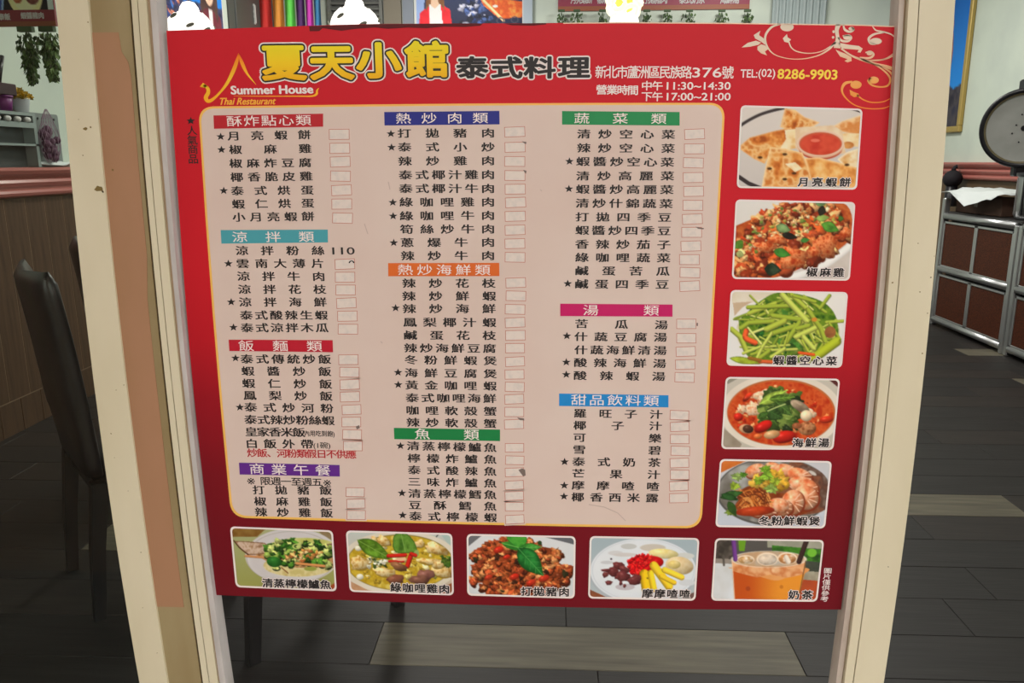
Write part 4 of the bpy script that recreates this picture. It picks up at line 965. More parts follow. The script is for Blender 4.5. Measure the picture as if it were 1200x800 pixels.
# 5 glass-noodle shrimp pot
p = Pic(5); p.bg((206, 204, 206), (196, 204, 218)); p.poly([(80, 60), (380, 60), (100, 190)], [(206, 104, 40), (222, 130, 60)], 90); p.ell(560, 350, 490, 290, (90, 88, 84)); p.ell(565, 345, 480, 278, [(150, 148, 142), (112, 106, 98), (176, 176, 172)], scale=150)
p.poly([(640, 560), (1000, 500), (1010, 240), (860, 130), (700, 100), (560, 300)], [(112, 66, 46), (142, 90, 64), (96, 66, 54), (130, 110, 98)], 90, smooth=True); p.ell(890, 190, 36, 14, (206, 200, 192), 30)
p.ell(560, 470, 330, 110, [(120, 52, 24), (160, 80, 36)])
SH = [(206, 100, 58), (226, 134, 88), (240, 170, 128), (244, 190, 156)]
for e in ((400, 170, 92, 56, -20), (560, 150, 80, 50, 20), (660, 175, 96, 62, 15), (780, 215, 112, 66, 20), (800, 290, 120, 70, 10), (850, 330, 92, 84, 40), (830, 400, 112, 104, 20), (720, 440, 96, 110, 15), (610, 480, 112, 78, 10), (480, 510, 120, 52, -10)):
    p.ell(e[0] + 8, e[1] + 10, e[2] * 1.04, e[3] * 1.05, (130, 50, 26), e[4]); p.ell(e[0], e[1], e[2], e[3], SH, e[4], 0.55, 44)
    for q in range(4):
        a = math.radians(e[4] - 60 + q * 32); p.line([(e[0] + e[2] * .3 * math.cos(a), e[1] + e[3] * .3 * math.sin(a)), (e[0] + e[2] * .92 * math.cos(a), e[1] + e[3] * .92 * math.sin(a))], 7, (250, 214, 186), 0)
rs = np.random.RandomState(8); p.ell(385, 400, 130, 104, (130, 62, 26))
for i in range(60):
    x, y = rs.uniform(280, 520), rs.uniform(320, 490); p.line([(x - 50, y + rs.uniform(-60, 40)), (x, y - 16), (x + 40, y + rs.uniform(-20, 70))], rs.uniform(6, 12), [(206, 120, 52), (172, 84, 36), (226, 156, 84), (110, 50, 24)][rs.randint(4)], 0.3, True)
p.ell(400, 515, 170, 40, [(196, 70, 30), (160, 50, 24)], -4, 0.4); p.ell(620, 470, 70, 62, SH, 30, 0.5, 30)
p.chunks([(420, 180), (600, 190), (690, 260), (600, 330), (380, 290)], 24, (24, 46), [(206, 160, 50), (226, 180, 70), (190, 140, 40)], 0.4)
for cx, cy, r, c in ((490, 160, 60, (140, 196, 50)), (500, 215, 70, (156, 206, 64)), (540, 320, 72, (170, 206, 96)), (430, 255, 56, (150, 190, 50)), (245, 220, 58, (160, 190, 100)), (225, 300, 56, (170, 200, 60)), (570, 260, 60, (176, 200, 60)), (190, 520, 56, (150, 180, 70)), (300, 205, 40, (96, 150, 44))):
    for q in range(9):
        a = q * 0.698 + cx; L_ = r * (0.75 + 0.3 * ((q * 7) % 3) / 2); p.leaf((cx, cy), (cx + L_ * math.cos(a), cy + .8 * L_ * math.sin(a)), r * .42, tuple(np.array(c) * (0.72 + 0.07 * (q % 5))))
p.leaf((100, 400), (300, 350), 70, (52, 90, 40)); p.leaf((110, 370), (260, 420), 60, (40, 76, 34)); p.leaf((170, 430), (240, 560), 70, (60, 96, 40))
dish_photo(p, (830, 528), .1375, [(100, 70), (1055, 88), (995, 662), (60, 650)], ('冬粉鮮蝦煲', 895.6, 610.2, 954.4, 610.6, 11.8, 9.8))
# 6 iced tea in a glass
p = Pic(6); p.bg((96, 92, 88), (66, 62, 60)); p.poly([(60, 90), (260, 90), (260, 280), (60, 280)], [(92, 88, 84), (62, 56, 50), (110, 100, 92)], 90); p.poly([(540, 90), (1040, 90), (1040, 180), (540, 170)], [(150, 150, 132), (170, 168, 150)], 80); p.poly([(580, 150), (1040, 190), (1040, 330), (760, 290), (580, 210)], [(50, 96, 34), (76, 140, 44), (40, 70, 34)], 60); p.poly([(290, 90), (360, 90), (345, 200), (300, 200)], (110, 160, 40)); p.ell(920, 215, 40, 36, (120, 190, 60))
p.poly([(850, 280), (1040, 300), (1040, 400), (840, 380)], [(60, 66, 56), (84, 88, 76)], 60); p.poly([(840, 370), (1040, 380), (1040, 460), (830, 450)], [(176, 172, 150), (150, 140, 120)], 60); p.poly([(820, 440), (1040, 460), (1040, 660), (780, 660)], [(190, 84, 44), (170, 74, 44)], 90)
p.poly([(50, 290), (240, 300), (270, 660), (50, 660)], [(206, 206, 204), (222, 226, 230)], 120); p.poly([(60, 260), (240, 270), (240, 310), (60, 300)], (150, 140, 130)); p.line([(165, 240), (170, 320)], 18, (90, 84, 76), 0.1)
p.poly([(236, 275), (870, 282), (850, 420), (790, 660), (262, 660)], [(226, 140, 44), (232, 150, 54)], 200)
for i in range(40):                       # tea: amber on the left to pale orange on the right
    t0, t1 = i / 40, (i + 1.15) / 40; f_ = min(1, max(0, (t0 - .12) / .62)); f_ = f_ * f_ * (3 - 2 * f_); c_ = np.array((196, 84, 30)) * (1 - f_) + np.array((234, 150, 50)) * f_
    p.poly([(242 + 622 * t0, 350), (242 + 622 * t1, 350), (264 + 526 * t1, 670), (264 + 526 * t0, 670)], tuple(c_))
p.poly([(250, 350), (420, 400), (600, 450), (700, 430), (850, 395), (850, 340), (250, 340)], [(226, 150, 84), (232, 166, 104)], 90, smooth=True)
p.poly([(240, 290), (868, 292), (850, 395), (700, 425), (560, 400), (450, 425), (330, 395), (245, 370)], [(226, 150, 96), (236, 180, 130), (214, 130, 76), (240, 196, 150)], 90); p.ell(553, 268, 318, 66, [(226, 200, 172), (200, 160, 120), (190, 190, 186)], scale=120)
for e in ((355, 272, 74, 38, (206, 160, 104)), (540, 268, 92, 56, (226, 206, 184)), (710, 262, 84, 52, (206, 140, 84))):
    p.ell(e[0], e[1], e[2], e[3], (246, 226, 200)); p.ell(e[0], e[1] + 4, e[2] * .88, e[3] * .84, [tuple(np.array(e[4]) * .85), e[4], (246, 236, 222)], 0, 0.3, 40)
p.line([(700, 250), (720, 290)], 40, (236, 222, 206), 0.3); p.ell(553, 270, 322, 72, (232, 226, 212), ring=0.95); p.line([(238, 270), (262, 640)], 8, (232, 200, 160), 0.2); p.line([(866, 285), (800, 640)], 8, (120, 80, 50), 0.2)
p.line([(250, 95), (268, 270)], 38, (112, 62, 136), 0.5); p.line([(878, 100), (810, 290)], 44, (62, 42, 38), 0.5); p.ell(660, 505, 16, 16, (206, 120, 40)); p.ell(375, 520, 20, 20, (170, 70, 34))
dish_photo(p, (825, 618), .1375, [(95, 90), (1025, 105), (965, 632), (60, 622)], ('奶茶', 930.4, 697, 946, 697.2, 11.8, 9.8))
# 7 steamed lime fish
p = Pic(7, ww=1200.); p.bg((172, 176, 132), (150, 150, 70)); p.poly([(60, 40), (430, 60), (330, 150), (100, 150)], [(122, 84, 34), (150, 116, 60)], 80); p.poly([(880, 70), (1060, 90), (1060, 190), (960, 150)], [(140, 120, 84), (160, 140, 110)], 60)
p.ell(660, 330, 440, 258, [(206, 200, 200), (214, 210, 210)], scale=200); p.ell(650, 345, 420, 246, (170, 162, 152), ring=0.985); p.ell(720, 420, 330, 104, [(206, 190, 120), (224, 212, 160), (196, 170, 96)], scale=60); p.ell(760, 240, 320, 80, [(190, 190, 90), (206, 206, 130)])
p.poly([(1060, 580), (1000, 620), (760, 660), (1080, 670)], (166, 78, 36))
p.poly([(300, 310), (520, 290), (1060, 330), (1060, 440), (700, 440), (420, 380)], [(170, 120, 70), (200, 160, 110), (140, 90, 50)], 50); p.poly([(108, 188), (220, 192), (400, 206), (470, 262), (420, 305), (330, 318), (240, 320), (160, 255)], [(150, 110, 80), (200, 170, 146), (214, 190, 170), (170, 130, 96)], 40, (12, (110, 70, 40))); p.line([(112, 186), (170, 255), (250, 318)], 12, (90, 56, 30), 0.2, True); p.line([(220, 330), (400, 345)], 22, (200, 140, 90), 0.4); p.poly([(930, 230), (1060, 205), (1060, 270), (980, 260)], [(140, 100, 80), (110, 80, 70)], 30)
p.chunks([(400, 250), (540, 180), (800, 190), (1050, 250), (1050, 430), (800, 400), (640, 420), (500, 440), (410, 350)], 120, (18, 44), [(34, 70, 22), (52, 100, 28), (76, 130, 40), (150, 176, 80), (196, 206, 120), (30, 54, 20)], 0.6, dark=(26, 40, 16))
p.chunks([(580, 310), (780, 270), (960, 290), (900, 350), (640, 400)], 40, (10, 24), [(206, 140, 70), (240, 210, 150), (176, 100, 50), (226, 180, 110)], 0.5); p.ell(490, 385, 70, 50, [(36, 96, 34), (52, 126, 44)], 10, 0.4); p.ell(700, 240, 40, 26, (196, 206, 120), ring=0.6); p.line([(560, 440), (620, 490)], 10, (130, 80, 40)); p.ell(830, 450, 60, 20, (150, 160, 70)); p.line([(700, 400), (960, 425)], 26, (206, 140, 84), 0.5)
dish_photo(p, (260, 610), .125, [(75, 52), (1040, 90), (1078, 662), (130, 622)], ('清蒸檸檬鱸魚', 313.6, 683, 381.4, 685, 11.8, 9.8))
# 8 green curry chicken
p = Pic(8); p.bg((196, 206, 204), (206, 180, 150)); p.line([(950, 125), (905, 185)], 10, (60, 66, 66), 0); p.poly([(960, 110), (1100, 120), (1100, 300)], (176, 196, 190)); p.ell(590, 392, 560, 300, [(216, 206, 186), (230, 222, 206)], scale=200); p.ell(590, 390, 500, 262, (150, 130, 60)); p.ell(590, 392, 492, 254, [(196, 162, 34), (214, 184, 60), (184, 150, 30), (226, 204, 100)], scale=80); p.poly([(110, 560), (330, 670), (120, 690)], [(206, 166, 130), (190, 140, 100)], 60); p.poly([(900, 670), (1100, 570), (1100, 700)], (150, 90, 50))
p.chunks([(140, 360), (300, 200), (500, 160), (1000, 240), (1050, 400), (1000, 520), (700, 600), (300, 560)], 90, (12, 34), [(226, 206, 120), (206, 170, 50), (240, 226, 170), (170, 140, 40), (196, 190, 90)], 0.5)
for e in ((212, 395, 86, 66, 10), (430, 190, 70, 42, 10), (345, 180, 30, 34, 0), (930, 262, 120, 44, 18), (985, 470, 96, 60, 10), (870, 380, 120, 28, 6), (440, 480, 96, 44, 10), (970, 400, 80, 36, -20), (770, 215, 50, 34, 0)): p.ell(e[0] + 6, e[1] + 10, e[2], e[3], (150, 120, 40), e[4]); p.ell(e[0], e[1], e[2], e[3], [(190, 140, 60), (226, 190, 120), (240, 220, 166), (206, 160, 84)], e[4], 0.4, 30, rough=.12)
p.ell(215, 525, 34, 28, (240, 236, 214), 0, .4); p.ell(200, 258, 34, 26, (236, 230, 206), 0, .4); p.chunks([(300, 340), (480, 360), (460, 430), (290, 450)], 26, (10, 26), [(240, 236, 214), (60, 80, 30), (150, 150, 60)], .4); p.chunks([(980, 330), (1060, 340), (1070, 430), (1000, 400)], 14, (14, 30), [(60, 90, 30), (90, 120, 40)], .4)
p.leaf((190, 180), (510, 360), 150, (96, 140, 36), (130, 170, 70)); p.poly([(520, 240), (530, 150), (580, 105), (650, 120), (720, 190), (750, 280), (700, 300), (560, 300)], [(60, 100, 30), (90, 136, 44), (110, 156, 60), (76, 118, 36)], 60, (14, (56, 90, 30)), True); p.line([(600, 120), (640, 290)], 8, (130, 170, 84), 0); p.ell(740, 310, 26, 40, (150, 170, 100), 20)
for pts, w in (([(480, 330), (640, 322)], 36), ([(490, 380), (620, 380)], 24), ([(660, 425), (690, 330)], 46), ([(695, 310), (735, 325)], 36)): p.line(pts, w, (186, 36, 26), 0.8)
p.ell(600, 360, 50, 16, (236, 190, 150)); p.ell(580, 430, 84, 36, [(120, 76, 50), (150, 104, 70)], 18, .6, rough=.08); p.ell(550, 548, 80, 44, [(112, 62, 46), (150, 96, 70)], 0, .5, rough=.08); p.ell(830, 510, 80, 56, [(124, 76, 66), (156, 106, 92)], 0, .6, rough=.08); p.ell(770, 555, 96, 44, [(112, 70, 56), (146, 100, 80)], 0, .5, rough=.08)
dish_photo(p, (395, 610), .125, [(82, 90), (1080, 118), (1095, 700), (118, 665)], ('綠咖哩雞肉', 463.8, 688.4, 520.6, 690.2, 11.8, 9.8))
# 9 basil pork
p = Pic(9); p.bg((222, 224, 226), (212, 216, 220)); p.poly([(90, 80), (260, 80), (110, 200)], (112, 112, 116)); p.poly([(760, 95), (1130, 100), (1130, 190)], (104, 106, 112))
R = [(120, 290), (200, 220), (260, 190), (400, 140), (480, 105), (700, 140), (790, 200), (980, 235), (1000, 300), (940, 380), (1065, 395), (1065, 530), (930, 600), (830, 670), (620, 690), (480, 660), (300, 655), (235, 610), (250, 540), (140, 545), (130, 500), (230, 480), (135, 440), (200, 360)]
p.poly(R, [(130, 60, 26), (160, 76, 36), (104, 44, 22)], 60)
p.chunks(R, 300, (20, 48), [(176, 92, 46), (154, 72, 34), (202, 130, 74), (124, 56, 28), (182, 84, 44), (212, 144, 88), (150, 62, 34)], 0.7, dark=(70, 26, 14))
p.chunks(R, 16, (16, 34), [(64, 36, 22), (46, 44, 24)], 0.4)
for x, y, r in ((395, 232, 50), (540, 485, 48), (820, 500, 52), (700, 540, 46), (300, 490, 40), (470, 300, 36)): p.ell(x, y, r, r * .6, [(206, 44, 26), (190, 60, 34)], -20, 0.6)
p.poly([(415, 165), (500, 150), (600, 205), (560, 240), (470, 215)], [(40, 110, 36), (66, 150, 50)], 50); p.poly([(470, 130), (490, 100), (640, 100), (655, 165), (590, 215), (520, 180)], [(52, 136, 40), (84, 170, 60), (60, 150, 50)], 50, (10, (40, 100, 34)), True); p.leaf((590, 215), (800, 205), 84, (60, 144, 50), (110, 180, 90)); p.leaf((575, 215), (815, 475), 190, (34, 112, 44), (84, 160, 80)); p.leaf((765, 150), (800, 190), 40, (50, 80, 40)); p.line([(430, 170), (580, 210)], 8, (120, 190, 90), 0)
dish_photo(p, (535, 615), .125, [(95, 82), (1117, 105), (1108, 690), (100, 660)], ('打拋豬肉', 616.8, 693, 661, 693.6, 11.8, 9.8))
# 10 coconut dessert
p = Pic(10); p.bg((164, 182, 190), (186, 196, 200)); p.poly([(60, 590), (300, 700), (60, 720)], [(150, 84, 50), (130, 80, 60)], 60); p.poly([(1040, 640), (1100, 620), (1100, 720), (960, 700)], (120, 90, 84)); p.ell(590, 440, 506, 316, (176, 184, 192)); p.ell(590, 428, 496, 304, [(222, 228, 234), (230, 234, 238)], scale=200); p.ell(590, 425, 480, 290, (206, 212, 220), ring=0.985)
for e in ((455, 200, 74, 26, (200, 202, 200)), (680, 212, 120, 34, (206, 198, 186)), (330, 262, 70, 22, (214, 214, 216)), (420, 278, 110, 18, (212, 208, 206)), (980, 290, 90, 30, (212, 214, 210)), (1000, 540, 80, 30, (212, 216, 220)), (420, 580, 90, 30, (196, 190, 196)), (250, 350, 60, 16, (206, 208, 212))): p.ell(*e)
p.ell(780, 268, 140, 46, [(232, 214, 130), (240, 226, 170)], 4, 0.3); p.ell(930, 380, 132, 84, [(214, 184, 132), (232, 212, 170), (224, 196, 146)], 8, 0.3, 60); p.ell(880, 370, 60, 40, [(222, 196, 110), (236, 216, 150)], 0, 0.3)
p.ell(575, 380, 116, 96, (196, 14, 22)); p.ell(640, 330, 130, 44, (204, 24, 28)); p.ell(725, 348, 56, 44, (196, 18, 22), 0, 0.4); p.chunks([(440, 350), (500, 290), (640, 280), (680, 330), (640, 420), (560, 470), (470, 450)], 90, (12, 22), [(214, 22, 26), (226, 48, 40), (190, 10, 18), (206, 20, 24)], 0.6)
for pts, w, c in (([(600, 460), (620, 600)], 90, (232, 186, 30)), ([(660, 450), (690, 600)], 60, (240, 200, 44)), ([(690, 380), (830, 570)], 80, (238, 196, 46)), ([(790, 420), (950, 490)], 56, (240, 204, 60)), ([(760, 480), (880, 540)], 46, (232, 190, 44))): p.line(pts, w, c, 0.6)
for e in ((360, 380, 56, 34, 0), (412, 418, 52, 30, 20), (310, 442, 62, 42, 20), (240, 425, 44, 14, 0), (236, 465, 30, 24, 0), (402, 480, 66, 46, 20), (512, 515, 66, 46, -10), (345, 490, 24, 16, 0), (268, 540, 34, 20, 0), (380, 545, 16, 20, 0), (415, 570, 14, 18, 0)): p.ell(e[0], e[1], e[2], e[3], [(96, 40, 42), (126, 64, 62)], e[4], 0.5, 30, rough=.08)
p.ell(630, 498, 8, 8, (120, 80, 30)); p.ell(290, 318, 9, 9, (60, 50, 60))
dish_photo(p, (680, 615), .125, [(90, 103), (1117, 122), (1080, 710), (73, 688)], ('摩摩喳喳', 758.8, 695.4, 802.4, 696, 11.8, 9.8))

# ------------------------------------------------------------------ dining chairs of black leather
def rslab(mb, rows):
    """closed skin over rows of rings"""
    n = len(rows[0]); vs = [p for r in rows for p in r]
    fs = [(i * n + k, i * n + (k + 1) % n, (i + 1) * n + (k + 1) % n, (i + 1) * n + k) for i in range(len(rows) - 1) for k in range(n)]
    fs += [tuple(range(n - 1, -1, -1)), tuple(range((len(rows) - 1) * n, len(rows) * n))]
    mb.add(vs, fs)
def make_chair(label, group, loc, rz):
    t = thing('dining_chair', label, 'chair', loc, rz, group)
    rows = []
    for i in range(19):                      # back cushion runs up from the seat and leans back
        s = i / 18.0; z = 0.42 + 0.55 * s; yc = -0.20 - 0.02 * s - 0.03 * s * s
        hw = 0.202 * (1.0 if s < 0.9 else 1.0 - 0.10 * ((s - 0.9) / 0.1) ** 2); th = 0.026 * (1.0 if s < 0.93 else 1.0 - 0.75 * ((s - 0.93) / 0.07) ** 2)
        ring = []
        for k in range(20):
            a = 2 * math.pi * k / 20; cx, cy = math.cos(a), math.sin(a)
            x = hw * math.copysign(abs(cx) ** 0.35, cx); yv = th * math.copysign(abs(cy) ** 0.6, cy)
            ring.append((x, yc + yv - 0.030 * (1 - (x / hw) ** 2) * min(1, s * 3), z + (0.012 * (x / hw) ** 2 if s > 0.9 else 0)))
        rows.append(ring)
    mb = MB(); rslab(mb, rows); back = mb.build('backrest', M['leather'], t, True)
    MB().tube([(-0.187, -0.256, 0.966), (-0.1, -0.278, 0.958), (0, -0.282, 0.956), (0.1, -0.278, 0.958), (0.187, -0.256, 0.966)], 0.0045, 8).build('top_piping', M['leather'], back, True)
    rows = []
    for i in range(9):
        s = i / 8.0; z = 0.385 + 0.085 * s; e = 1.0 - 0.10 * max(0, (s - 0.6) / 0.4) ** 2 - 0.05 * max(0, (0.3 - s) / 0.3) ** 2
        rows.append([(0.205 * e * math.copysign(abs(math.cos(a)) ** 0.3, math.cos(a)), 0.01 + 0.215 * e * math.copysign(abs(math.sin(a)) ** 0.3, math.sin(a)), z) for a in [2 * math.pi * k / 24 for k in range(24)]])
    mb = MB(); rslab(mb, rows); mb.build('seat', M['leather'], t, True)
    for sx in (-1, 1):
        for sy, y0, y1 in ((-1, -0.195, -0.235), (1, 0.185, 0.195)):
            mb = MB(); x = sx * 0.180; rr = []
            for z, yy, w in ((0.0, y1, 0.015), (0.2, (y0 + y1) / 2 + 0.005 * sy, 0.018), (0.40, y0, 0.021)):
                rr.append([(x - w, yy - w, z), (x + w, yy - w, z), (x + w, yy + w, z), (x - w, yy + w, z)])
            rslab(mb, rr); mb.build('leg', M['black_wood'], t)
    mb = MB(); mb.box(-0.175, -0.2, 0.345, 0.175, -0.18, 0.39); mb.box(-0.175, 0.17, 0.345, 0.175, 0.19, 0.39); mb.box(-0.185, -0.18, 0.345, -0.165, 0.17, 0.39); mb.box(0.165, -0.18, 0.345, 0.185, 0.17, 0.39)
    mb.build('apron', M['black_wood'], t)
    return t
CH = 'black leather dining chairs'
make_chair('black leather high-backed dining chair seen through the left window, its whole back in view', CH, (-1.205, 1.25, 0), math.radians(-48.0))
c2_ = on_z(88, 281, .965)
make_chair('black leather dining chair mostly hidden behind the cream post, only a back corner showing', CH, (c2_[0] + .32, c2_[1] + .019, 0), math.radians(-48.0))
make_chair('black dining chair behind the poster, only its leg showing below the red sheet', CH, (-0.70, 1.071, 0), math.radians(-48.0))

# ------------------------------------------------------------------ things along the left wall
XL = X_L
def on_wall(name, pic, px0, px1, z0, z1, x, y0, y1, nu, nv, parent, m):
    """print on the left wall between two depths"""
    vv, uu = np.mgrid[0:nv, 0:nu]; u = uu.ravel() / (nu - 1); v = vv.ravel() / (nv - 1)
    pts = np.stack([np.full(len(u), x), y0 + (y1 - y0) * u, z1 + (z0 - z1) * v], 1)
    col = np.clip(lin(pic.sample(u * 1200, v * 800)) / E_IN, 0, 0.93)
    return grid_print(name, pts, col, nu, nv, m, parent)
M['print_in'] = print_mat('indoor_print', 0.5)
def zy(px, py): q = on_x(px, py, XL + 0.012); return q[1], q[2]
# food signboard: stands out from the left wall and faces the door
YS = 2.3
def sp(px, py): q = on_y(px, py, YS); return q[0], q[2]
xr_, zb_s = sp(66, 30.4); zmid = sp(33, 25.0)[1]; zred = sp(33, 11.5)[1]; zts = zb_s + .62
bo = MB().box(XL + .001, YS, zb_s, xr_, YS + .012, zts).build('wall_banner', mat('banner_board', (0.2, 0.03, 0.035, 1), 0.5))
tag(bo, 'red hanging board with food picture and white lettering, over the left trailing plants', 'banner')
MB().box(XL + .001, YS - .0012, zb_s, xr_, YS, zmid).build('banner_stripe', mat('orange_red_stripe', (0.27, 0.075, 0.035, 1), 0.5), bo)
MB().box(XL + .001, YS - .0012, zmid, xr_, YS, zred).build('banner_band', mat('crimson_band', (0.25, 0.026, 0.04, 1), 0.5), bo)
p = Pic(20, 160, 120); p.bg((44, 40, 46), (30, 30, 36)); p.ell(640, 560, 390, 330, (206, 186, 136)); p.ell(640, 530, 350, 290, [(206, 180, 140), (226, 204, 160)], scale=160); p.ell(500, 560, 150, 180, [(206, 96, 50), (226, 130, 80)], 20, .6); p.ell(790, 580, 190, 170, [(110, 60, 56), (150, 90, 84)], 0, .4); p.line([(60, 800), (260, 200)], 110, (50, 70, 150), .3); p.line([(140, 800), (330, 260)], 40, (120, 150, 190), .2); p.poly([(1040, 0), (1200, 0), (1200, 800), (1090, 800)], [(190, 214, 206), (170, 200, 196)], 200)
xa_ = sp(-6, 5)[0]; nu, nv = 70, 56; vv, uu = np.mgrid[0:nv, 0:nu]; u = uu.ravel() / (nu - 1); v = vv.ravel() / (nv - 1); zq = zred + .30
grid_print('banner_picture', np.stack([xa_ + (xr_ - .002 - xa_) * u, np.full(len(u), YS - .0008), zq + (zred - zq) * v], 1), np.clip(lin(p.sample(u * 1200, v * 800)) / E_IN, 0, .93), nu, nv, M['print_in'], bo)
M['banner_white'] = mat('white_banner_ink', (0.6, 0.58, 0.58, 1), 0.6)
for xa, xb, yy, st_ in ((24.5, 52, 18.6, '蝦醬豬肉'), (-1.5, 12.4, 20.0, '泰飯')):
    q0, q1 = sp(xa, yy), sp(xb, yy); mb = MB(); w = (q1[0] - q0[0]) / len(st_)
    for i, ch in enumerate(st_):
        gv, gf = glyph(ch)
        for k_, (dx, dz) in enumerate(shifts(.04, .04, 6)): mb.add([(q0[0] + w * (i + .5) + ((c0 - _em[0]) / EMW * .9 + dx) * w, YS - .0016 - k_ * 4e-6, q0[1] + ((c1 - _em[1]) / EMW * .9 + dz) * w * 1.05) for c0, c1 in gv], gf)
    mb.build('banner_lettering', M['banner_white'], bo)
# hanging plants
def hanging(label, loc, length, rad, n, cols, seed, group, leafsize=0.022, cone=0.75):
    t = thing('hanging_plant', label, 'plant', loc, 0, group); rnd = random.Random(seed)
    mbs = [MB() for _ in cols]
    for i in range(n):
        s = rnd.random() ** 0.8; z = -length * s; r = rad * (1 - cone * s) * math.sqrt(rnd.random()); a = rnd.uniform(0, 6.283)
        x, y = r * math.cos(a), r * math.sin(a); L = leafsize * rnd.uniform(0.7, 1.5); b = rnd.uniform(0, 6.283); dr = Vector((math.cos(b) * 0.5, math.sin(b) * 0.5, -0.9)).normalized()
        sd = dr.cross(Vector((math.sin(b), rnd.uniform(-1, 1), 0.3))).normalized() * L * 0.32; c = Vector((x, y, z)); up_ = dr.cross(sd).normalized() * L * 0.12
        mbs[i % len(cols)].add([c, c + dr * L * .5 + sd + up_, c + dr * L, c + dr * L * .5 - sd + up_], [(0, 1, 2), (0, 2, 3)])
    for mb, m in zip(mbs, cols):
        f = mb.build('foliage', m, t); f['kind'] = 'stuff'
    mb = MB()
    for k in range(5):
        a = k * 1.256; mb.tube([(0, 0, 0.0), (rad * .5 * math.cos(a), rad * .5 * math.sin(a), -length * .4), (rad * .25 * math.cos(a), rad * .25 * math.sin(a), -length * .92)], 0.0025, 5)
    mb.build('stems', M['green_dark'], t)
    MB().box(-0.03, -0.012, 0.0, 0.03, 0.012, 0.02).build('hook_bar', M['green_dark'], t)
    return t
M['green_dark'] = mat('dark_leaf_green', (0.045, 0.085, 0.030, 1), 0.6); M['green_mid'] = mat('leaf_green', (0.09, 0.17, 0.045, 1), 0.6); M['green_light'] = mat('light_leaf_green', (0.16, 0.26, 0.075, 1), 0.6)
a0 = on_y(30, 33, YS + .006); hanging('dark green trailing plant on the left wall, left of the two under the banner', (a0[0], a0[1], zb_s - .0205), 0.185, 0.046, 420, [M['green_dark'], M['green_mid']], 1, 'trailing plants under the left banner')
a0 = on_y(55, 32, YS + .006); hanging('brighter green trailing plant on the left wall, hanging beside the cream post', (a0[0], a0[1], zb_s - .0205), 0.175, 0.044, 460, [M['green_mid'], M['green_light'], M['green_dark']], 2, 'trailing plants under the left banner')
# grey rack standing on the moulding, with pots on it
zl = 1.232
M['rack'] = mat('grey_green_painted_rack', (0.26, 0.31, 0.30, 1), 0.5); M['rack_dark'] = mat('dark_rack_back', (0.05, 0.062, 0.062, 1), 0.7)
y_r0, y_r1 = 2.05, 2.85; zr1 = 1.483; rk = thing('wall_rack', 'grey open shelf rack standing on the rose wall moulding at the left window', 'shelf', (XL + 0.036, y_r1, zl))
def loc_box(mb, x0, y0, z0, x1, y1, z1): return mb.box(x0 - 0.0, y0 - y_r1, z0 - zl, x1, y1 - y_r1, z1 - zl)
rkd = 0.030
loc_box(MB(), -rkd, y_r0, zr1 - 0.014, rkd, y_r1, zr1).build('top_board', M['rack'], rk); loc_box(MB(), -rkd, y_r0, zl + 0.098, rkd, y_r1, zl + 0.108).build('shelf_board', M['rack'], rk)
loc_box(MB(), -rkd, y_r1 - 0.022, zl, rkd, y_r1, zr1 - 0.014).build('side_board', M['rack'], rk); loc_box(MB(), -rkd, y_r0, zl, rkd, y_r0 + 0.022, zr1 - 0.014).build('side_board', M['rack'], rk)
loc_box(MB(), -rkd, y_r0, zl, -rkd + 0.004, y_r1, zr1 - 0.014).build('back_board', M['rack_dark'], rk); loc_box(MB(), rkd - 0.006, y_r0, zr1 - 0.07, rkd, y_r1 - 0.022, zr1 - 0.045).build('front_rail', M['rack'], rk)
for i in range(6): 
    yy = y_r1 - 0.06 - i * 0.07; MB().lathe([(0, -0.0), (0.012, 0.002), (0.017, 0.012), (0.013, 0.022), (0, 0.026)], 12).build('white_knob', M['white'], rk, True, (rkd - 0.004, yy - y_r1, zr1 - 0.045 - zl))
# white pot with yellow flowers
fx, fy, fz = on_x(30, 132, XL + 0.04); pot = thing('flower_pot', 'small white pot of yellow flowers on top of the grey wall rack', 'flowers', (XL + 0.036, 2.80, zr1))
MB().lathe([(0, 0), (0.026, 0), (0.030, 0.004), (0.040, 0.06), (0.042, 0.066), (0.038, 0.066), (0.034, 0.05), (0, 0.05)], 24).build('pot', mat('glossy_white_pot', (0.62, 0.66, 0.70, 1), 0.25), pot, True)
rnd = random.Random(3); m1, m2 = MB(), MB()
for i in range(160):
    a, r = rnd.uniform(0, 6.283), 0.085 * math.sqrt(rnd.random()); c = Vector((r * math.cos(a) * 0.45, r * math.sin(a) * 0.9, 0.065 + 0.055 * rnd.random() * (1.1 - r / 0.09))); s = rnd.uniform(.008, .014)
    d = Vector((rnd.uniform(-1, 1), rnd.uniform(-1, 1), rnd.uniform(.1, 1))).normalized(); q = d.orthogonal().normalized() * s; q2 = d.cross(q)
    (m1 if i % 3 else m2).add([c + q, c + q2 + d * s * .5, c - q, c - q2 + d * s * .5], [(0, 1, 2, 3)])
f_ = m1.build('flower_heads', mat('yellow_petal', (0.62, 0.38, 0.02, 1), 0.6), pot); f_['kind'] = 'stuff'; f_ = m2.build('flower_leaves', mat('ochre_leaf', (0.30, 0.22, 0.03, 1), 0.6), pot); f_['kind'] = 'stuff'
cup = thing('plastic_pot', 'purple plastic pot beside the white flower pot on the grey rack', 'pot', (XL + 0.036, 2.685, zr1))
MB().lathe([(0, 0), (0.028, 0), (0.034, 0.066), (0.030, 0.066), (0.026, 0.01), (0, 0.01)], 24).build('pot_body', mat('purple_plastic', (0.16, 0.02, 0.15, 1), 0.4), cup, True)
MB().lathe([(0.034, 0.058), (0.037, 0.060), (0.037, 0.070), (0.030, 0.070)], 24).build('pot_rim', mat('purple_plastic_rim', (0.12, 0.015, 0.11, 1), 0.4), cup, True)
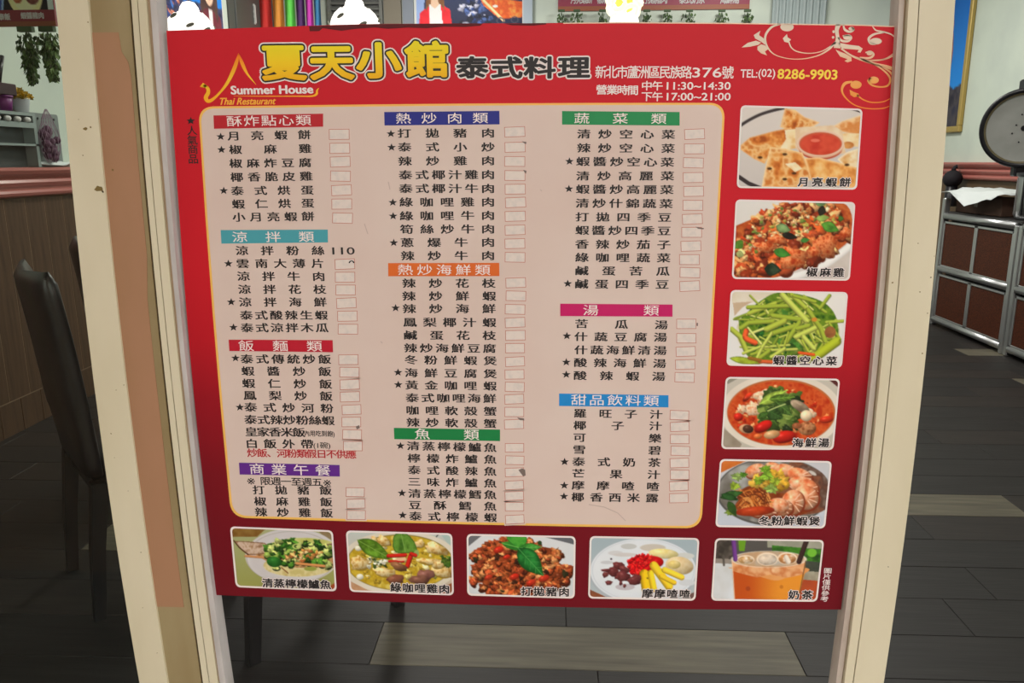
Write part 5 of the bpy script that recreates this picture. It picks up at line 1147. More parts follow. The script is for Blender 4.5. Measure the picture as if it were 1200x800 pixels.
bx = MB().bbox(-0.03, -0.20, 0, 0.03, 0.055, 0.052, 0.004).build('brown_box', mat('dark_maroon_card', (0.035, 0.012, 0.016, 1), 0.6), None, loc=(XL + 0.036, 2.685, zr1 + 0.0705)); tag(bx, 'dark brown flat box lying on the purple pot and white jar', 'box')
sk = MB().tube([(0, 0, 0), (0.0, 0.05, 0.12)], [0.012, 0.010], 10).build('dark_stick', M['black_plastic'], None, True, (XL + 0.036, 2.66, zr1 + 0.124)); tag(sk, 'short dark stick leaning up from the brown box at the left edge', 'stick')
jar = thing('jar', 'pale cream jar at the left frame edge on the grey rack', 'jar', (XL + 0.036, 2.585, zr1))
MB().lathe([(0, 0), (0.026, 0), (0.028, 0.005), (0.028, 0.052), (0.022, 0.060), (0, 0.060)], 24).build('jar_body', mat('cream_ceramic', (0.5, 0.47, 0.36, 1), 0.4), jar, True); MB().lathe([(0, 0.060), (0.024, 0.060), (0.024, 0.0700), (0, 0.0700)], 24).build('lid', mat('cream_lid', (0.42, 0.40, 0.32, 1), 0.4), jar)
# grey rounded board, purple net bag, crumpled cloth on the moulding
bd = thing('grey_board', 'grey board with rounded corners leaning on the wall beside the cream post', 'board', (XL + 0.02, 3.0, zl))
ya_, yb_ = 2.87, 3.105; hh = 0.262; out = []
for cy_, cz_, a0_ in ((ya_ + 0.012, 0.008, 180), (yb_ - 0.02, 0.008, 270), (yb_ - 0.02, hh - 0.02, 0), (ya_ + 0.012, hh - 0.02, 90)):
    for k in range(5):
        a = math.radians(a0_ + 22.5 * k); out.append((cy_ + 0.012 * math.cos(a) - 3.0, cz_ + 0.012 * math.sin(a)))
n_ = len(out); vs = [(-0.006, y, z - 0.0) for y, z in out] + [(0.004, y, z) for y, z in out]; mb = MB(); mb.add([(x, y, z + 0.004) for x, y, z in vs], [tuple(range(n_, 2 * n_)), tuple(range(n_ - 1, -1, -1))] + [(i, (i + 1) % n_, n_ + (i + 1) % n_, n_ + i) for i in range(n_)])
mb.build('board', mat('grey_sheet', (0.20, 0.23, 0.225, 1), 0.4, noise=(5, (0.17, 0.20, 0.20, 1), .4, .7)), bd)
for yy in (2.93, 3.06): MB().lathe([(0, 0), (0.006, 0), (0.006, 0.003), (0, 0.003)], 10, M=Matrix.Rotation(math.pi / 2, 4, 'Y')).build('screw', M['black_plastic'], bd, loc=(0.004, yy - 3.0, hh - 0.03))
nb = thing('net_bag', 'purple mesh bag of bulbs hanging in front of the grey board', 'bag', (XL + 0.075, 2.925, zl + 0.02)); rnd = random.Random(12)
for i in range(15):
    s = rnd.uniform(.018, .026); mb = MB(); rings = []
    for j in range(6):
        ph = math.pi * j / 5; rings.append((max(s * math.sin(ph), 0.0005), -s * math.cos(ph)))
    mb.lathe(rings, 9).build('bulb', mat('purple_bulb', (0.10, 0.035, 0.075, 1), 0.6), nb, True, (rnd.uniform(-.012, .012), rnd.uniform(-.045, .045), 0.025 + i / 15 * 0.14))
mb = MB()
for k in range(14):
    for sg in (1, -1):
        pts = []
        for j in range(13):
            t = j / 12; a = 2 * math.pi * k / 14 + sg * t * 1.7; prof = math.sin(math.pi * min(1, t * 1.08 + 0.06)) ** .6 if t < .8 else 0.55 * (1 - (t - .8) * 4.4) + .02
            pts.append((0.034 * prof * math.cos(a), 0.070 * prof * math.sin(a), t * 0.255))
        mb.tube(pts, 0.0011, 4)
f_ = mb.build('netting', mat('mauve_netting', (0.30, 0.20, 0.27, 1), 0.6), nb); f_['kind'] = 'stuff'
def crumple(name, label, cat, loc, sx, sy, h, seed, m, rz=0, droop=None):
    rnd = np.random.RandomState(seed); nu, nv = 22, 14; g = rnd.rand(6, 8)
    vs, fs = [], []
    for j in range(nv):
        for i in range(nu):
            u, v = i / (nu - 1), j / (nv - 1); fx, fy = u * 6.999, v * 4.999; ix, iy = int(fx), int(fy); tx, ty = fx - ix, fy - iy
            z = (g[iy, ix] * (1 - tx) + g[iy, ix + 1] * tx) * (1 - ty) + (g[iy + 1, ix] * (1 - tx) + g[iy + 1, ix + 1] * tx) * ty
            zz = h * z
            if droop: zz += droop(u, v)
            vs.append(((u - .5) * sx, (v - .5) * sy, zz + 0.002))
    for j in range(nv - 1):
        for i in range(nu - 1): k = j * nu + i; fs.append((k, k + 1, k + nu + 1, k + nu))
    n = len(vs); vs += [(x, y, z - 0.0015) for x, y, z in vs]; fs += [tuple(reversed([a + n for a in f])) for f in fs]
    rim_ = list(range(nu)) + [nu - 1 + nu * j for j in range(1, nv)] + [nu * nv - 1 - i for i in range(1, nu)] + [nu * (nv - 1 - j) for j in range(1, nv - 1)]
    fs += [(rim_[i], rim_[(i + 1) % len(rim_)] , rim_[(i + 1) % len(rim_)] + n, rim_[i] + n)[::-1] for i in range(len(rim_))]
    o = MB().add(vs, fs).build(name, m, None, True, loc); o.rotation_euler = (0, 0, rz); return tag(o, label, cat)
crumple('plastic_wrapper', 'crumpled clear-white wrapper lying on the rose moulding below the purple bag', 'wrapper', (XL + 0.034, 3.02, zl), 0.055, 0.36, 0.028, 5, M['white_paper'])

# ------------------------------------------------------------------ left wall, farther back: travel poster, dark door, streamers
pt = thing('travel_poster', 'blue travel poster of a long-haired woman, far left wall above the menu corner', 'poster', (0, 0, 0)); p = Pic(31, 180, 120)
p.bg((28, 112, 190), (34, 104, 180)); p.poly([(0, 470), (300, 400), (620, 470), (1200, 420), (1200, 800), (0, 800)], [(34, 40, 66), (60, 62, 90), (26, 28, 44)], 60); p.chunks([(0, 460), (560, 440), (560, 700), (0, 700)], 40, (20, 46), [(190, 116, 96), (40, 50, 96), (90, 60, 60), (50, 90, 150)], .3); p.poly([(0, 700), (600, 690), (600, 800), (0, 800)], (206, 150, 140))
p.poly([(760, 800), (780, 520), (900, 440), (1040, 440), (1160, 520), (1190, 800)], [(86, 36, 46), (110, 48, 58)], 90); p.poly([(930, 440), (1010, 440), (1000, 620), (950, 620)], (206, 196, 200)); p.poly([(800, 560), (790, 200), (860, 60), (960, 30), (1060, 70), (1110, 220), (1100, 560), (1040, 480), (880, 480)], [(54, 40, 40), (72, 54, 50)], 60, smooth=True); p.ell(955, 290, 92, 150, [(206, 162, 140), (220, 178, 154)], 0, .1); p.ell(918, 270, 16, 8, (60, 40, 40)); p.ell(992, 270, 16, 8, (60, 40, 40)); p.ell(955, 375, 26, 9, (170, 80, 80)); p.line([(955, 280), (950, 330)], 9, (186, 136, 116), 0)
A0, A1 = on_x(186, 30, XL + .012), on_x(263, 30, XL + .012)
MB().box(XL + .001, A0[1] - .1, 2.02, XL + .010, A1[1], 2.75).build('poster_board', M['white'], pt); on_wall('poster_print', p, 0, 0, 2.10, 2.72, XL + .0105, A0[1] - .08, A1[1] - .02, 90, 60, pt, M['print_in'])
d2 = bpy.data.objects.new('door_2', None); scene.collection.objects.link(d2); d2['kind'] = 'structure'
MB().box(XL + .001, 5.52, 0, XL + .012, 6.62, 2.9).build('door_panel', mat('dark_grey_door', (0.075, 0.082, 0.08, 1), 0.4), d2)
for z0, z1 in ((0.2, 1.2), (1.35, 2.75)): MB().bbox(XL + .012, 5.66, z0, XL + .020, 6.48, z1, .004).build('panel', mat('dark_grey_door_panel', (0.062, 0.07, 0.068, 1), 0.4), d2)
# rainbow streamers; white slats shaped as a balustrade's reflection in the glass
def back_px(px, py, y): q = on_y(px, py, y); return q[0], q[2]
ys_ = 6.2; st = thing('rainbow_streamers', 'hanging cloth streamers in red, orange, green, purple and magenta above the menu', 'streamers', (0, 0, 0))
for c, xa, xb in (((0.80, 0.035, 0.03, 1), 301, 316), ((0.9, 0.36, 0.05, 1), 316.6, 330.4), ((0.14, 0.75, 0.10, 1), 331, 343.6), ((0.07, 0.012, 0.13, 1), 344.2, 355), ((0.55, 0.03, 0.42, 1), 355.6, 365), ((0.02, 0.16, 0.34, 1), 365.6, 374)):
    X0, zt0 = back_px(xa, -30, ys_); X1, _z = back_px(xb, -30, ys_); zb0 = back_px(xa, 33, ys_)[1] - 0.1; mb = MB(); vs = []
    for j in range(9):
        z = zt0 + (zb0 - zt0) * j / 8
        for i in range(7):
            u = i / 6; vs.append((X0 + (X1 - X0) * u, ys_ + 0.012 * math.sin(u * 9 + j * .4), z))
    nn = len(vs); vs += [(x, y + .002, z) for x, y, z in vs]; fs = [(j * 7 + i, (j + 1) * 7 + i, (j + 1) * 7 + i + 1, j * 7 + i + 1) for j in range(8) for i in range(6)]; fs += [tuple(a + nn for a in f[::-1]) for f in fs]
    mb.add(vs, fs).build('streamer', mat('streamer_cloth', c, 0.7), st, True)
X0, z_ = back_px(298, -30, ys_); X1, _ = back_px(376, -30, ys_); MB().tube([(X0, ys_, z_ + .006), (X1, ys_, z_ + .006)], 0.008, 10).build('rod', M['alu'], st, True)
MB().tube([(X0 + .05, ys_, z_ + .006), (X0 + .05, ys_, Z_C)], .003, 6).build('cord', M['black_plastic'], st); MB().tube([(X1 - .05, ys_, z_ + .006), (X1 - .05, ys_, Z_C)], .003, 6).build('cord', M['black_plastic'], st)
yr_ = 6.05; wr_ = thing('reflected_balustrade', 'white slats imitating a balustrade reflected in the glass, left of the rainbow streamers', 'rack', (0, 0, 0)); X0, zt0 = back_px(272, 6, yr_); X1, zb0 = back_px(299, 27, yr_)
for f in (0.0, 0.36, 0.64, 1.0): MB().box(X0, yr_, zb0 + (zt0 - zb0) * f - .008, X1, yr_ + .02, zb0 + (zt0 - zb0) * f + .008).build('rail', M['white'], wr_)
for k in range(6): xx = X0 + (X1 - X0) * k / 5; MB().box(xx - .007, yr_ + .002, zb0, xx + .007, yr_ + .018, zt0).build('slat', M['white'], wr_)
for xx in (X0 + .02, X1 - .02): MB().tube([(xx, yr_ + .01, zt0), (xx, yr_ + .01, Z_C)], .003, 6).build('cord', M['black_plastic'], wr_)

# ------------------------------------------------------------------ back wall
sh = thing('louvred_shutter', 'grey louvred shutter on the back wall above the menu title', 'shutter', (0, Y_B, 0)); X0, zt0 = back_px(384, -12, Y_B); X1, zb0 = back_px(450, 40, Y_B)
M['shutter'] = mat('grey_shutter', (0.16, 0.165, 0.15, 1), 0.5); MB().box(X0, -.012, 1.6, X1, -.002, 2.95).build('shutter_back', mat('dark_shutter_back', (0.08, 0.085, 0.08, 1), 0.6), sh)
k = 0; z = 1.64
while z < 2.9:
    MB().add([(X0 + .03, -.014, z), (X1 - .03, -.014, z), (X1 - .03, -.04, z - .02), (X0 + .03, -.04, z - .02), (X0 + .03, -.014, z + .006), (X1 - .03, -.014, z + .006), (X1 - .03, -.04, z - .014), (X0 + .03, -.04, z - .014)], [(0, 1, 2, 3), (7, 6, 5, 4), (0, 4, 5, 1), (1, 5, 6, 2), (2, 6, 7, 3), (3, 7, 4, 0)]).build('slat', M['shutter'], sh); z += .05
for xa in (X0, X1 - .03): MB().box(xa, -.045, 1.6, xa + .03, -.012, 2.95).build('shutter_frame', M['shutter'], sh)
X0, _ = back_px(451, 10, Y_B); X1, _ = back_px(471, 10, Y_B); MB().box(X0, Y_B - .06, 0, X1, Y_B, Z_C).build('trim_6', mat('brown_grey_pilaster', (0.20, 0.175, 0.13, 1), 0.6), kind='structure')
X0, _ = back_px(472.5, 10, Y_B); X1, _ = back_px(485, 10, Y_B); MB().box(X0, Y_B - .04, 0, X1, Y_B, Z_C).build('trim_7', mat('blue_grey_pilaster', (0.22, 0.25, 0.30, 1), 0.6), kind='structure')
tp = thing('night_poster', 'travel poster of a woman in a red jacket beside an orange-lit night street, top centre', 'poster', (0, Y_B, 0)); X0, zt0 = back_px(486, -60, Y_B - .012); X1, zb0 = back_px(612, 36, Y_B - .012)
p = Pic(33, 240, 190); H_ = 950.; s_ = lambda px, py: ((px - 486) / 126 * 1200, (py + 60) / 96 * 950)
p.bg((44, 62, 110), (30, 36, 60)); p.chunks([s_(538, 2), s_(570, -4), s_(575, 27), s_(538, 27)], 50, (16, 40), [(30, 44, 90), (60, 80, 130), (20, 24, 40), (150, 150, 170)], .3); p.poly([s_(560, -6), s_(612, 2), s_(612, 20), s_(585, 22), s_(566, 6)], [(206, 96, 40), (176, 70, 30), (226, 130, 60)], 60); p.line([s_(566, 0), s_(590, 24)], 30, (226, 176, 130), .3); p.ell(*s_(580, 7), 30, 16, (240, 214, 190)); p.ell(*s_(603, 23), 46, 40, (60, 60, 74), ring=.7); p.ell(*s_(586, 24), 46, 40, (60, 60, 74), ring=.7)
p.poly([s_(486, -60), s_(497, -60), s_(495, 36), s_(486, 36)], (120, 140, 180)); p.poly([s_(488, 36), s_(490, 14), s_(500, 6), s_(516, 4), s_(526, 10), s_(529, 36)], [(176, 24, 34), (196, 34, 44)], 80); p.poly([s_(501, 4), s_(515, 4), s_(518, 36), s_(502, 36)], (226, 216, 222)); p.poly([s_(497, 12), s_(499, -20), s_(508, -26), s_(517, -20), s_(520, 12), s_(515, 4), s_(502, 4)], [(96, 60, 34), (120, 80, 46)], 40); p.ell(*s_(508, -9), 46, 110, (216, 176, 150)); p.poly([s_(504, -2), s_(512, -2), s_(513, 5), s_(508, 9), s_(503, 5)], (206, 160, 136))
MB().box(X0 - .02, -.010, zb0 - .02, X1 + .02, -.001, zt0 + .02).build('poster_board', M['white'], tp)
nu, nv = 120, 92; vv, uu = np.mgrid[0:nv, 0:nu]; u = uu.ravel() / (nu - 1); v = vv.ravel() / (nv - 1)
grid_print('poster_print', np.stack([X0 + (X1 - X0) * u, np.full(len(u), -.0105), zt0 + (zb0 - zt0) * v], 1), np.clip(lin(p.sample(u * 1200, v * 950)) / E_IN, 0, .93), nu, nv, M['print_in'], tp)
X0, _ = back_px(613.5, 10, Y_B); X1, _ = back_px(624, 10, Y_B); MB().box(X0, Y_B - .05, 0, X1, Y_B, Z_C).build('trim_8', mat('pale_blue_post', (0.42, 0.50, 0.58, 1), 0.5), kind='structure')
# crimson banner with white lettering and trailing plants under it
rb = thing('hanging_banner', 'long crimson banner with white lettering high on the back wall, above the menu', 'banner', (0, Y_B, 0)); X0, _ = back_px(654, 5, Y_B - .01); X1, zb0 = back_px(878, 11.5, Y_B - .01); zb0 = back_px(766, 11.8, Y_B - .01)[1]
MB().box(X0, -.012, zb0, X1, -.002, zb0 + .62).build('banner_sheet', mat('crimson_banner', (0.30, 0.035, 0.075, 1), 0.5), rb); MB().box(X0, -.0135, zb0, X1, -.012, zb0 + .04).build('banner_stripe', mat('orange_banner_stripe', (0.34, 0.10, 0.05, 1), 0.5), rb)
for xa, xb, s in ((669, 694, '月亮蝦餅'), (700, 712, '椒麻'), (752, 782, '打拋豬肉'), (796, 826, '泰式奶茶'), (844, 866, '海鮮湯')):
    A_, zc = back_px(xa, 2.0, Y_B - .0145); B_, _ = back_px(xb, 2.0, Y_B - .0145); mb = MB(); w = (B_ - A_) / len(s)
    for i, ch in enumerate(s):
        v, f = glyph(ch)
        for k_, (dx, dz) in enumerate(shifts(.03, .03, 6)): mb.add([(A_ + w * (i + .5) + ((a - _em[0]) / EMW + dx) * w, -.0145 - k_ * 4e-6, zc + .02 + ((b - _em[1]) / EMW + dz) * .075) for a, b in v], f)
    mb.build('banner_lettering', M['banner_white'], rb)
spots = [(658, .05, 'left end of'), (676, .06, 'second place under'), (706, .045, 'just left of the yellow knotted lamp under'), (758, .045, 'just right of the yellow knotted lamp under'), (782, .05, 'middle right of'), (808, .06, 'third from the right end under'), (846, .065, 'near the right end of'), (876, .05, 'right end of')]
for i, (px, r, w_) in enumerate(spots):
    X0, zz = back_px(px, 14, Y_B - .08); hanging('small dark trailing plant, ' + w_ + ' the crimson banner', (X0, Y_B - .08, zz), .26, r, 130, [M['green_dark'], M['green_mid']], 50 + i, 'trailing plants under the crimson banner', .03, .25)
X0, _ = back_px(905, 10, Y_B - .1); X1, _ = back_px(968, 10, Y_B - .1); vs = []; NU = 60
for j, z in enumerate((1.0, 3.0)):
    for i in range(NU): u = i / (NU - 1); vs.append((X0 + (X1 - X0) * u, Y_B - .10 + .022 * math.sin(u * 50), z))
nn = len(vs); vs += [(x, y + .003, z) for x, y, z in vs]; fs = [(i, i + 1, NU + i + 1, NU + i) for i in range(NU - 1)]; fs += [tuple(a + nn for a in f[::-1]) for f in fs]
cu = thing('curtain', 'pale grey-blue pleated curtain on the back wall, above the printed scrollwork', 'curtain', (0, 0, 0)); MB().add(vs, fs).build('curtain_cloth', mat('pale_curtain', (0.36, 0.42, 0.42, 1), 0.8), cu, True); MB().tube([(X0 - .05, Y_B - .1, 3.01), (X1 + .05, Y_B - .1, 3.01)], .012, 10).build('curtain_rail', M['alu'], cu, True)
for xx in (X0 - .03, X1 + .03): MB().box(xx - .01, Y_B - .1, 3.0, xx + .01, Y_B, 3.02).build('rail_bracket', M['alu'], cu)

# ------------------------------------------------------------------ pendant lamps
M['lamp_white'] = mat('glowing_white_shade', (.9, .9, .86, 1), .6, emit=(1, .97, .9, 1), estr=1.25)
M['lamp_yellow'] = mat('glowing_cream_shade', (.9, .86, .5, 1), .6, emit=(1, .95, .72, 1), estr=1.1); M['lamp_leaf'] = mat('grey_leaf_print', (.12, .12, .09, 1), .7, emit=(.6, .6, .45, 1), estr=.08)
def pendant(px, py, ylamp, label, R_, H_, seed):
    c = on_y(px, py, ylamp); t = thing('pendant_lamp', label, 'lamp', (c[0], c[1], c[2]), 0, 'white petal pendant lamps'); rnd = random.Random(seed)
    prof = [(0.004, 0.012), (R_ * .30, .006), (R_ * .46, -.012), (R_ * .52, -.030), (R_ * .70, -.042), (R_ * .88, -.066), (R_ * .97, -.10), (R_, -.14), (R_ * .97, -H_)]
    MB().lathe(prof, 32).build('shade', M['lamp_white'], t, True)
    for k in range(9):                      # overlapping petals around the shade
        a = 2 * math.pi * k / 9 + rnd.uniform(-.2, .2); mb = MB(); vs = []
        for j in range(7):
            s = j / 6; zz = -.036 - s * .13; rr = np.interp(-zz, [0.035, .045, .07, .10, .14, .2], [R_ * .55, R_ * .70, R_ * .88, R_ * .97, R_, R_]) + .008 + .010 * math.sin(s * 3); w = .55 * math.sin(math.pi * (.12 + .80 * s)) 
            for i in range(5): b = a + w * (i - 2) / 2.6; r2 = rr + .004 * (2 - abs(i - 2)); vs.append((r2 * math.cos(b), r2 * math.sin(b), zz))
        mb.add(vs, [(j * 5 + i, j * 5 + i + 1, (j + 1) * 5 + i + 1, (j + 1) * 5 + i) for j in range(6) for i in range(4)]).build('petal', M['lamp_white'], t, True)
        if True:
            zz = -.062 - .05 * rnd.random(); rr = R_ + .034; mb = MB(); pp = []
            for q in range(9): w = 2 * math.pi * q / 9; b = a + .25 + .15 * math.cos(w); pp.append((rr * math.cos(b), rr * math.sin(b), zz + .008 * math.sin(w) + .006 * math.cos(w)))
            mb.add(pp, [tuple(range(9))]).build('leaf_mark', M['lamp_leaf'], t)
    MB().tube([(0, 0, 0), (0, 0, Z_C - c[2])], .003, 6).build('cord', M['black_plastic'], t)
    return t
pendant(221, 5, 2.5, 'white glowing petal pendant lamp above the menu top-left corner', .080, .22, 1)
pendant(415, -1, 2.5, 'white glowing petal pendant lamp above the menu title, right of the streamers', .080, .22, 2)
c = on_y(732, 3, 2.5); t = thing('knotted_lamp', 'cream glowing pendant lamp of knotted loops above the printed address', 'lamp', (c[0], c[1], c[2]))
R_ = .062; rnd = random.Random(7)
for k in range(13):
    ph = math.acos(1 - 2 * (k + .5) / 13); th = k * 2.39996; ctr = Vector((math.sin(ph) * math.cos(th), math.sin(ph) * math.sin(th), math.cos(ph))) * R_; nrm = ctr.normalized(); q = nrm.orthogonal().normalized(); q2 = nrm.cross(q)
    MB().tube([ctr + (q * math.cos(w) + q2 * math.sin(w)) * .026 + nrm * .006 * math.sin(2 * w) for w in [2 * math.pi * i / 14 for i in range(15)]], .0105, 8).build('loop', M['lamp_yellow'], t, True)
MB().lathe([(.0, -.055), (.055, -.055), (.060, -.075), (.056, -.16), (0, -.165)], 24).build('shade_base', M['lamp_white'], t, True); MB().lathe([(0, -.045), (.03, -.03), (.042, 0), (.03, .03), (0, .045)], 18).build('inner_shade', mat('amber_core', (.5, .38, .05, 1), .6, emit=(1, .75, .15, 1), estr=.5), t, True); MB().tube([(0, 0, .06), (0, 0, Z_C - c[2])], .003, 6).build('cord', M['black_plastic'], t)

# ------------------------------------------------------------------ right side: framed picture, counter, cooker
XR = X_R; pf = thing('framed_picture', 'blue picture in a gold frame on the right wall beside the cream door stile', 'picture', (XR, 0, 0))
Yn = on_x(1140, 0, XR)[1]; Yn2 = on_x(1128, 155, XR)[1]; zb_ = on_x(1120, 155, XR)[2]; Yn = (Yn + Yn2) / 2 - .04; Yf = Yn + .62; zt_ = zb_ + 1.55; fw = .05
M['gold'] = mat('gold_frame', (.46, .33, .10, 1), .45, metal=.3)
MB().bbox(-.035, Yn, zb_, -.001, Yf, zb_ + fw, .006).build('frame_side', M['gold'], pf); MB().bbox(-.035, Yn, zt_ - fw, -.001, Yf, zt_, .006).build('frame_side', M['gold'], pf)
MB().bbox(-.035, Yn, zb_ + fw, -.001, Yn + fw, zt_ - fw, .006).build('frame_side', M['gold'], pf); MB().bbox(-.035, Yf - fw, zb_ + fw, -.001, Yf, zt_ - fw, .006).build('frame_side', M['gold'], pf)
p = Pic(41, 120, 200); p.bg((22, 70, 140), (26, 90, 160)); p.poly([(0, 1500), (400, 1450), (800, 1560), (1200, 1500), (1200, 2000), (0, 2000)], [(36, 36, 52), (60, 56, 60), (30, 28, 40)], 150); p.ell(470, 1180, 150, 330, [(110, 56, 60), (150, 86, 70), (70, 46, 66)], 0, .3, 120); p.ell(470, 850, 80, 110, (150, 96, 76))
nu, nv = 50, 90; vv, uu = np.mgrid[0:nv, 0:nu]; u = uu.ravel() / (nu - 1); v = vv.ravel() / (nv - 1)
grid_print('picture_print', np.stack([np.full(len(u), -.012), Yf - fw * .8 + (Yn + fw * 1.6 - Yf) * u, zt_ - fw * .8 + (zb_ + fw * 1.6 - zt_) * v], 1), np.clip(lin(p.sample(u * 1200, v * 2000)) / E_IN, 0, .93), nu, nv, M['print_in'], pf)
# counter: aluminium framed units with speckled panels
CX0, CX1 = 2.97, 3.43
def counter(y0, y1, label):
    t = thing('counter_unit', label, 'counter', (CX0, (y0 + y1) / 2, 0), 0, 'aluminium framed counter units'); oy = (y0 + y1) / 2
    def B(mb, x0, ya, z0, x1, yb, z1, b=.006): return mb.bbox(x0 - CX0, ya - oy, z0, x1 - CX0, yb - oy, z1, b)
    w = .045
    for ya in (y0, y1 - w):
        for xa in (CX0, CX1 - w): B(MB(), xa, ya, 0, xa + w, ya + w, .97 if (xa == CX0 and y1 > 5 and ya > 5) else .84).build('post', M['alu'], t)
    for z0 in (.025, .418, .815): MB().tube([(.016, y0 + w - oy, z0 + .022), (.016, y1 - w - oy, z0 + .022)], .024, 14).build('rail', M['alu'], t, True)
    for z0, z1 in ((.065, .400), (.455, .800)):
        for k in range(2):
            ya = y0 + w + (y1 - y0 - 2 * w) * k / 2; yb = ya + (y1 - y0 - 2 * w) / 2
            B(MB(), CX0 + .014, ya + .018, z0 + .012, CX0 + .024, yb - .018, z1 - .012, .002).build('panel', M['speckle'], t)
            for q in ((ya, z0, yb, z0 + .016), (ya, z1 - .016, yb, z1), (ya, z0, ya + .022, z1), (yb - .022, z0, yb, z1)): B(MB(), CX0 + .008, q[0], q[1], CX0 + .030, q[2], q[3], .002).build('panel_trim', M['alu'], t)
    B(MB(), CX0 + .03, y0 + .005, .845, CX1, y1 - .005, .87, .004).build('counter_top', M['counter_top'], t); B(MB(), CX0 + .06, y0 + .05, .05, CX1 - .05, y1 - .05, .84, .004).build('cabinet_body', M['counter_top'], t)
counter(4.24, 5.27, 'aluminium framed counter unit with speckled brown panels, the far one under the papers')
counter(3.18, 4.23, 'aluminium framed counter unit with speckled brown panels, the near one at the right frame edge')
zc_ = .8705
bxx = thing('cardboard_box', 'dark brown cardboard box on the counter under a crumpled paper', 'box', (3.14, 4.98, zc_)); MB().bbox(-.08, -.36, 0, .08, .26, .125, .004).build('box_body', M['carton'], bxx); MB().box(-.081, -.05, .05, .081, .0, .1262).build('tape_strip', mat('brown_tape', (.10, .06, .04, 1), .4), bxx)
def drp(u, v): return -(.10 * max(0, 1 - abs(v - .45) / .34) + .015) * max(0, .36 - u) / .36 + .02 * u
crumple('paper_sheet', 'crumpled white paper draped over the brown box on the counter', 'paper', (3.10, 4.93, zc_ + .130), .30, .74, .04, 9, M['white_paper'], 0, drp)
bl = MB(); rg = [(max(.075 * math.sin(math.pi * j / 10), .0005), -.072 * math.cos(math.pi * j / 10)) for j in range(11)]; bl.lathe(rg, 20)
bo_ = thing('black_bag', 'round dark bundled bag behind the white paper, beside the door stile', 'bag', (3.345, on_x(1116, 213, 3.345)[1], zc_ + .226)); bl.build('bag_body', mat('black_cloth', (.012, .010, .014, 1), .8, bump=(20, .8)), bo_, True); MB().tube([(0, 0, .07), (.01, .01, .095), (.03, .0, .10)], [.02, .014, .018], 8).build('bag_knot', mat('black_cloth_knot', (.014, .012, .016, 1), .8), bo_, True)
MB().lathe([(0.05, -.225), (.052, -.22), (.045, -.06), (0, -.05)], 14).build('bag_neck', M['black_plastic'], bo_, True)
ck = thing('rice_cooker', 'large steel rice cooker with its round black-rimmed lid standing open, right frame edge', 'cooker', (3.215, 4.31, zc_ + .0005))
n_ = 56; prof = [(0, .012), (.205, .012), (.215, .02), (.215, .275), (.205, .285), (.19, .285), (.185, .27), (0, .26)]; mb = MB(); mb.lathe(prof, n_); mb.build('body', M['steel'], ck, True)
for k in range(14): a = 2 * math.pi * k / 14 + .1; MB().box(-.006, -.004, .03, .006, .004, .265).build('rib', M['black_plastic'] if k % 2 else M['steel'], ck, loc=(.2165 * math.cos(a), .2165 * math.sin(a), 0)).rotation_euler = (0, 0, a + math.pi / 2)
MB().lathe([(0, 0), (.2, 0), (.21, .012), (0, .012)], 40).build('base', M['black_plastic'], ck, True); MB().lathe([(.216, .272), (.226, .278), (.226, .298), (.19, .298)], 48).build('rim', M['black_plastic'], ck, True)
# the lid stands upright on its hinge and faces the door
lc = on_x(1200, 150, 3.10); lid_c = Vector((lc[0], lc[1], lc[2])) - Vector((3.215, 4.31, zc_ + .0005)); toward = Vector((CAM[0] - lc[0], CAM[1] - lc[1], 0)).normalized()
zax = (toward * .98 + Vector((0, 0, -.12))).normalized(); xax = Vector((0, 0, 1)).cross(zax).normalized(); yax = zax.cross(xax)
ML = Matrix(((xax.x, yax.x, zax.x, lid_c.x), (xax.y, yax.y, zax.y, lid_c.y), (xax.z, yax.z, zax.z, lid_c.z), (0, 0, 0, 1)))
RL = 0.255
mb = MB(); mb.lathe([(0, -.055), (RL * .80, -.05), (RL * .97, -.03), (RL, 0), (RL, .022), (RL * .97, .032), (RL * .90, .032), (RL * .86, .012)], 56, M=ML); lid = mb.build('lid', M['black_plastic'], ck, True)
mb = MB(); mb.lathe([(RL * .90, .024), (RL * .87, .026), (RL * .84, .016)], 56, M=ML); mb.build('lid_seal', mat('tan_rubber_seal', (.16, .13, .07, 1), .5), lid, True)
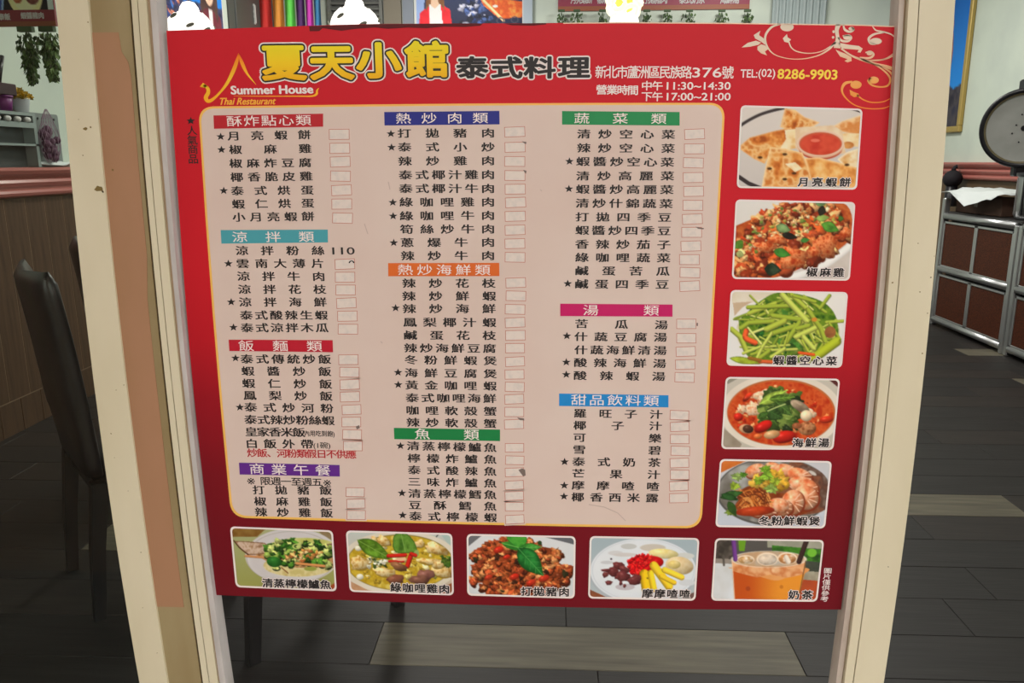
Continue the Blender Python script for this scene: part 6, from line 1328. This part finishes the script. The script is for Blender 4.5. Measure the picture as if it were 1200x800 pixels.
mb = MB(); mb.lathe([(0, .014), (RL * .5, .013), (RL * .80, .010), (RL * .86, .014)], 56, M=ML); mb.build('inner_plate', mat('dull_aluminium_plate', (.44, .45, .43, 1), .5, metal=.15, noise=(6, (.36, .37, .35, 1), .4, .7)), lid, True)
for k in range(7):
    a = k * .9; r = .0 if k == 0 else .05 + .02 * (k % 3); pt_ = ML @ Vector((r * math.cos(a), r * math.sin(a), .0142)); mb = MB(); mb.lathe([(0, 0), (.018 if k == 0 else .005, 0), (.018 if k == 0 else .005, .004), (0, .005)], 12, M=Matrix.Translation(pt_) @ ML.to_3x3().to_4x4()); mb.build('vent_hole', M['black_plastic'], lid)
mb = MB(); tp_ = ML @ Vector((0, RL * 1.02, -.01)); mb.bbox(tp_.x - .05, tp_.y - .05, tp_.z - .03, tp_.x + .05, tp_.y + .04, tp_.z + .045, .012); mb.build('lid_handle', M['black_plastic'], lid)
lo = ML @ Vector((0, -RL * .98, -.02)); mb = MB(); mb.bbox(lo.x - .04, lo.y - .03, .27, lo.x + .04, lo.y + .03, lo.z + .03, .01); mb.build('hinge', M['black_plastic'], ck)

# ------------------------------------------------------------------ ceiling lamps of the dining room
def ceiling_lamp(x, y, power, label):
    t = thing('ceiling_light', label, 'lamp', (x, y, Z_C), 0, 'ceiling light panels')
    MB().box(-.32, -.32, -.05, .32, .32, 0).build('lamp_housing', M['white'], t)
    MB().box(-.30, -.30, -.056, .30, .30, -.05).build('diffuser', mat('lit_diffuser', (.8, .8, .78, 1), .6, emit=(1, .97, .9, 1), estr=2.0), t)
    ld = bpy.data.lights.new('ceiling_light', 'AREA'); ld.shape = 'RECTANGLE'; ld.size = .58; ld.size_y = .58; ld.energy = power; ld.color = (1, .97, .90)
    lo_ = bpy.data.objects.new('lamp_light', ld); scene.collection.objects.link(lo_); lo_.parent = t; lo_.location = (0, 0, -.062)
ceiling_lamp(-1.0, 3.0, 21, 'square ceiling light panel over the dining chairs'); ceiling_lamp(1.7, 3.0, 38, 'square ceiling light panel over the middle floor'); ceiling_lamp(-1.0, 5.3, 62, 'square ceiling light panel at the back left'); ceiling_lamp(1.7, 5.3, 52, 'square ceiling light panel at the back right')

bpy.data.objects.remove(_fo)
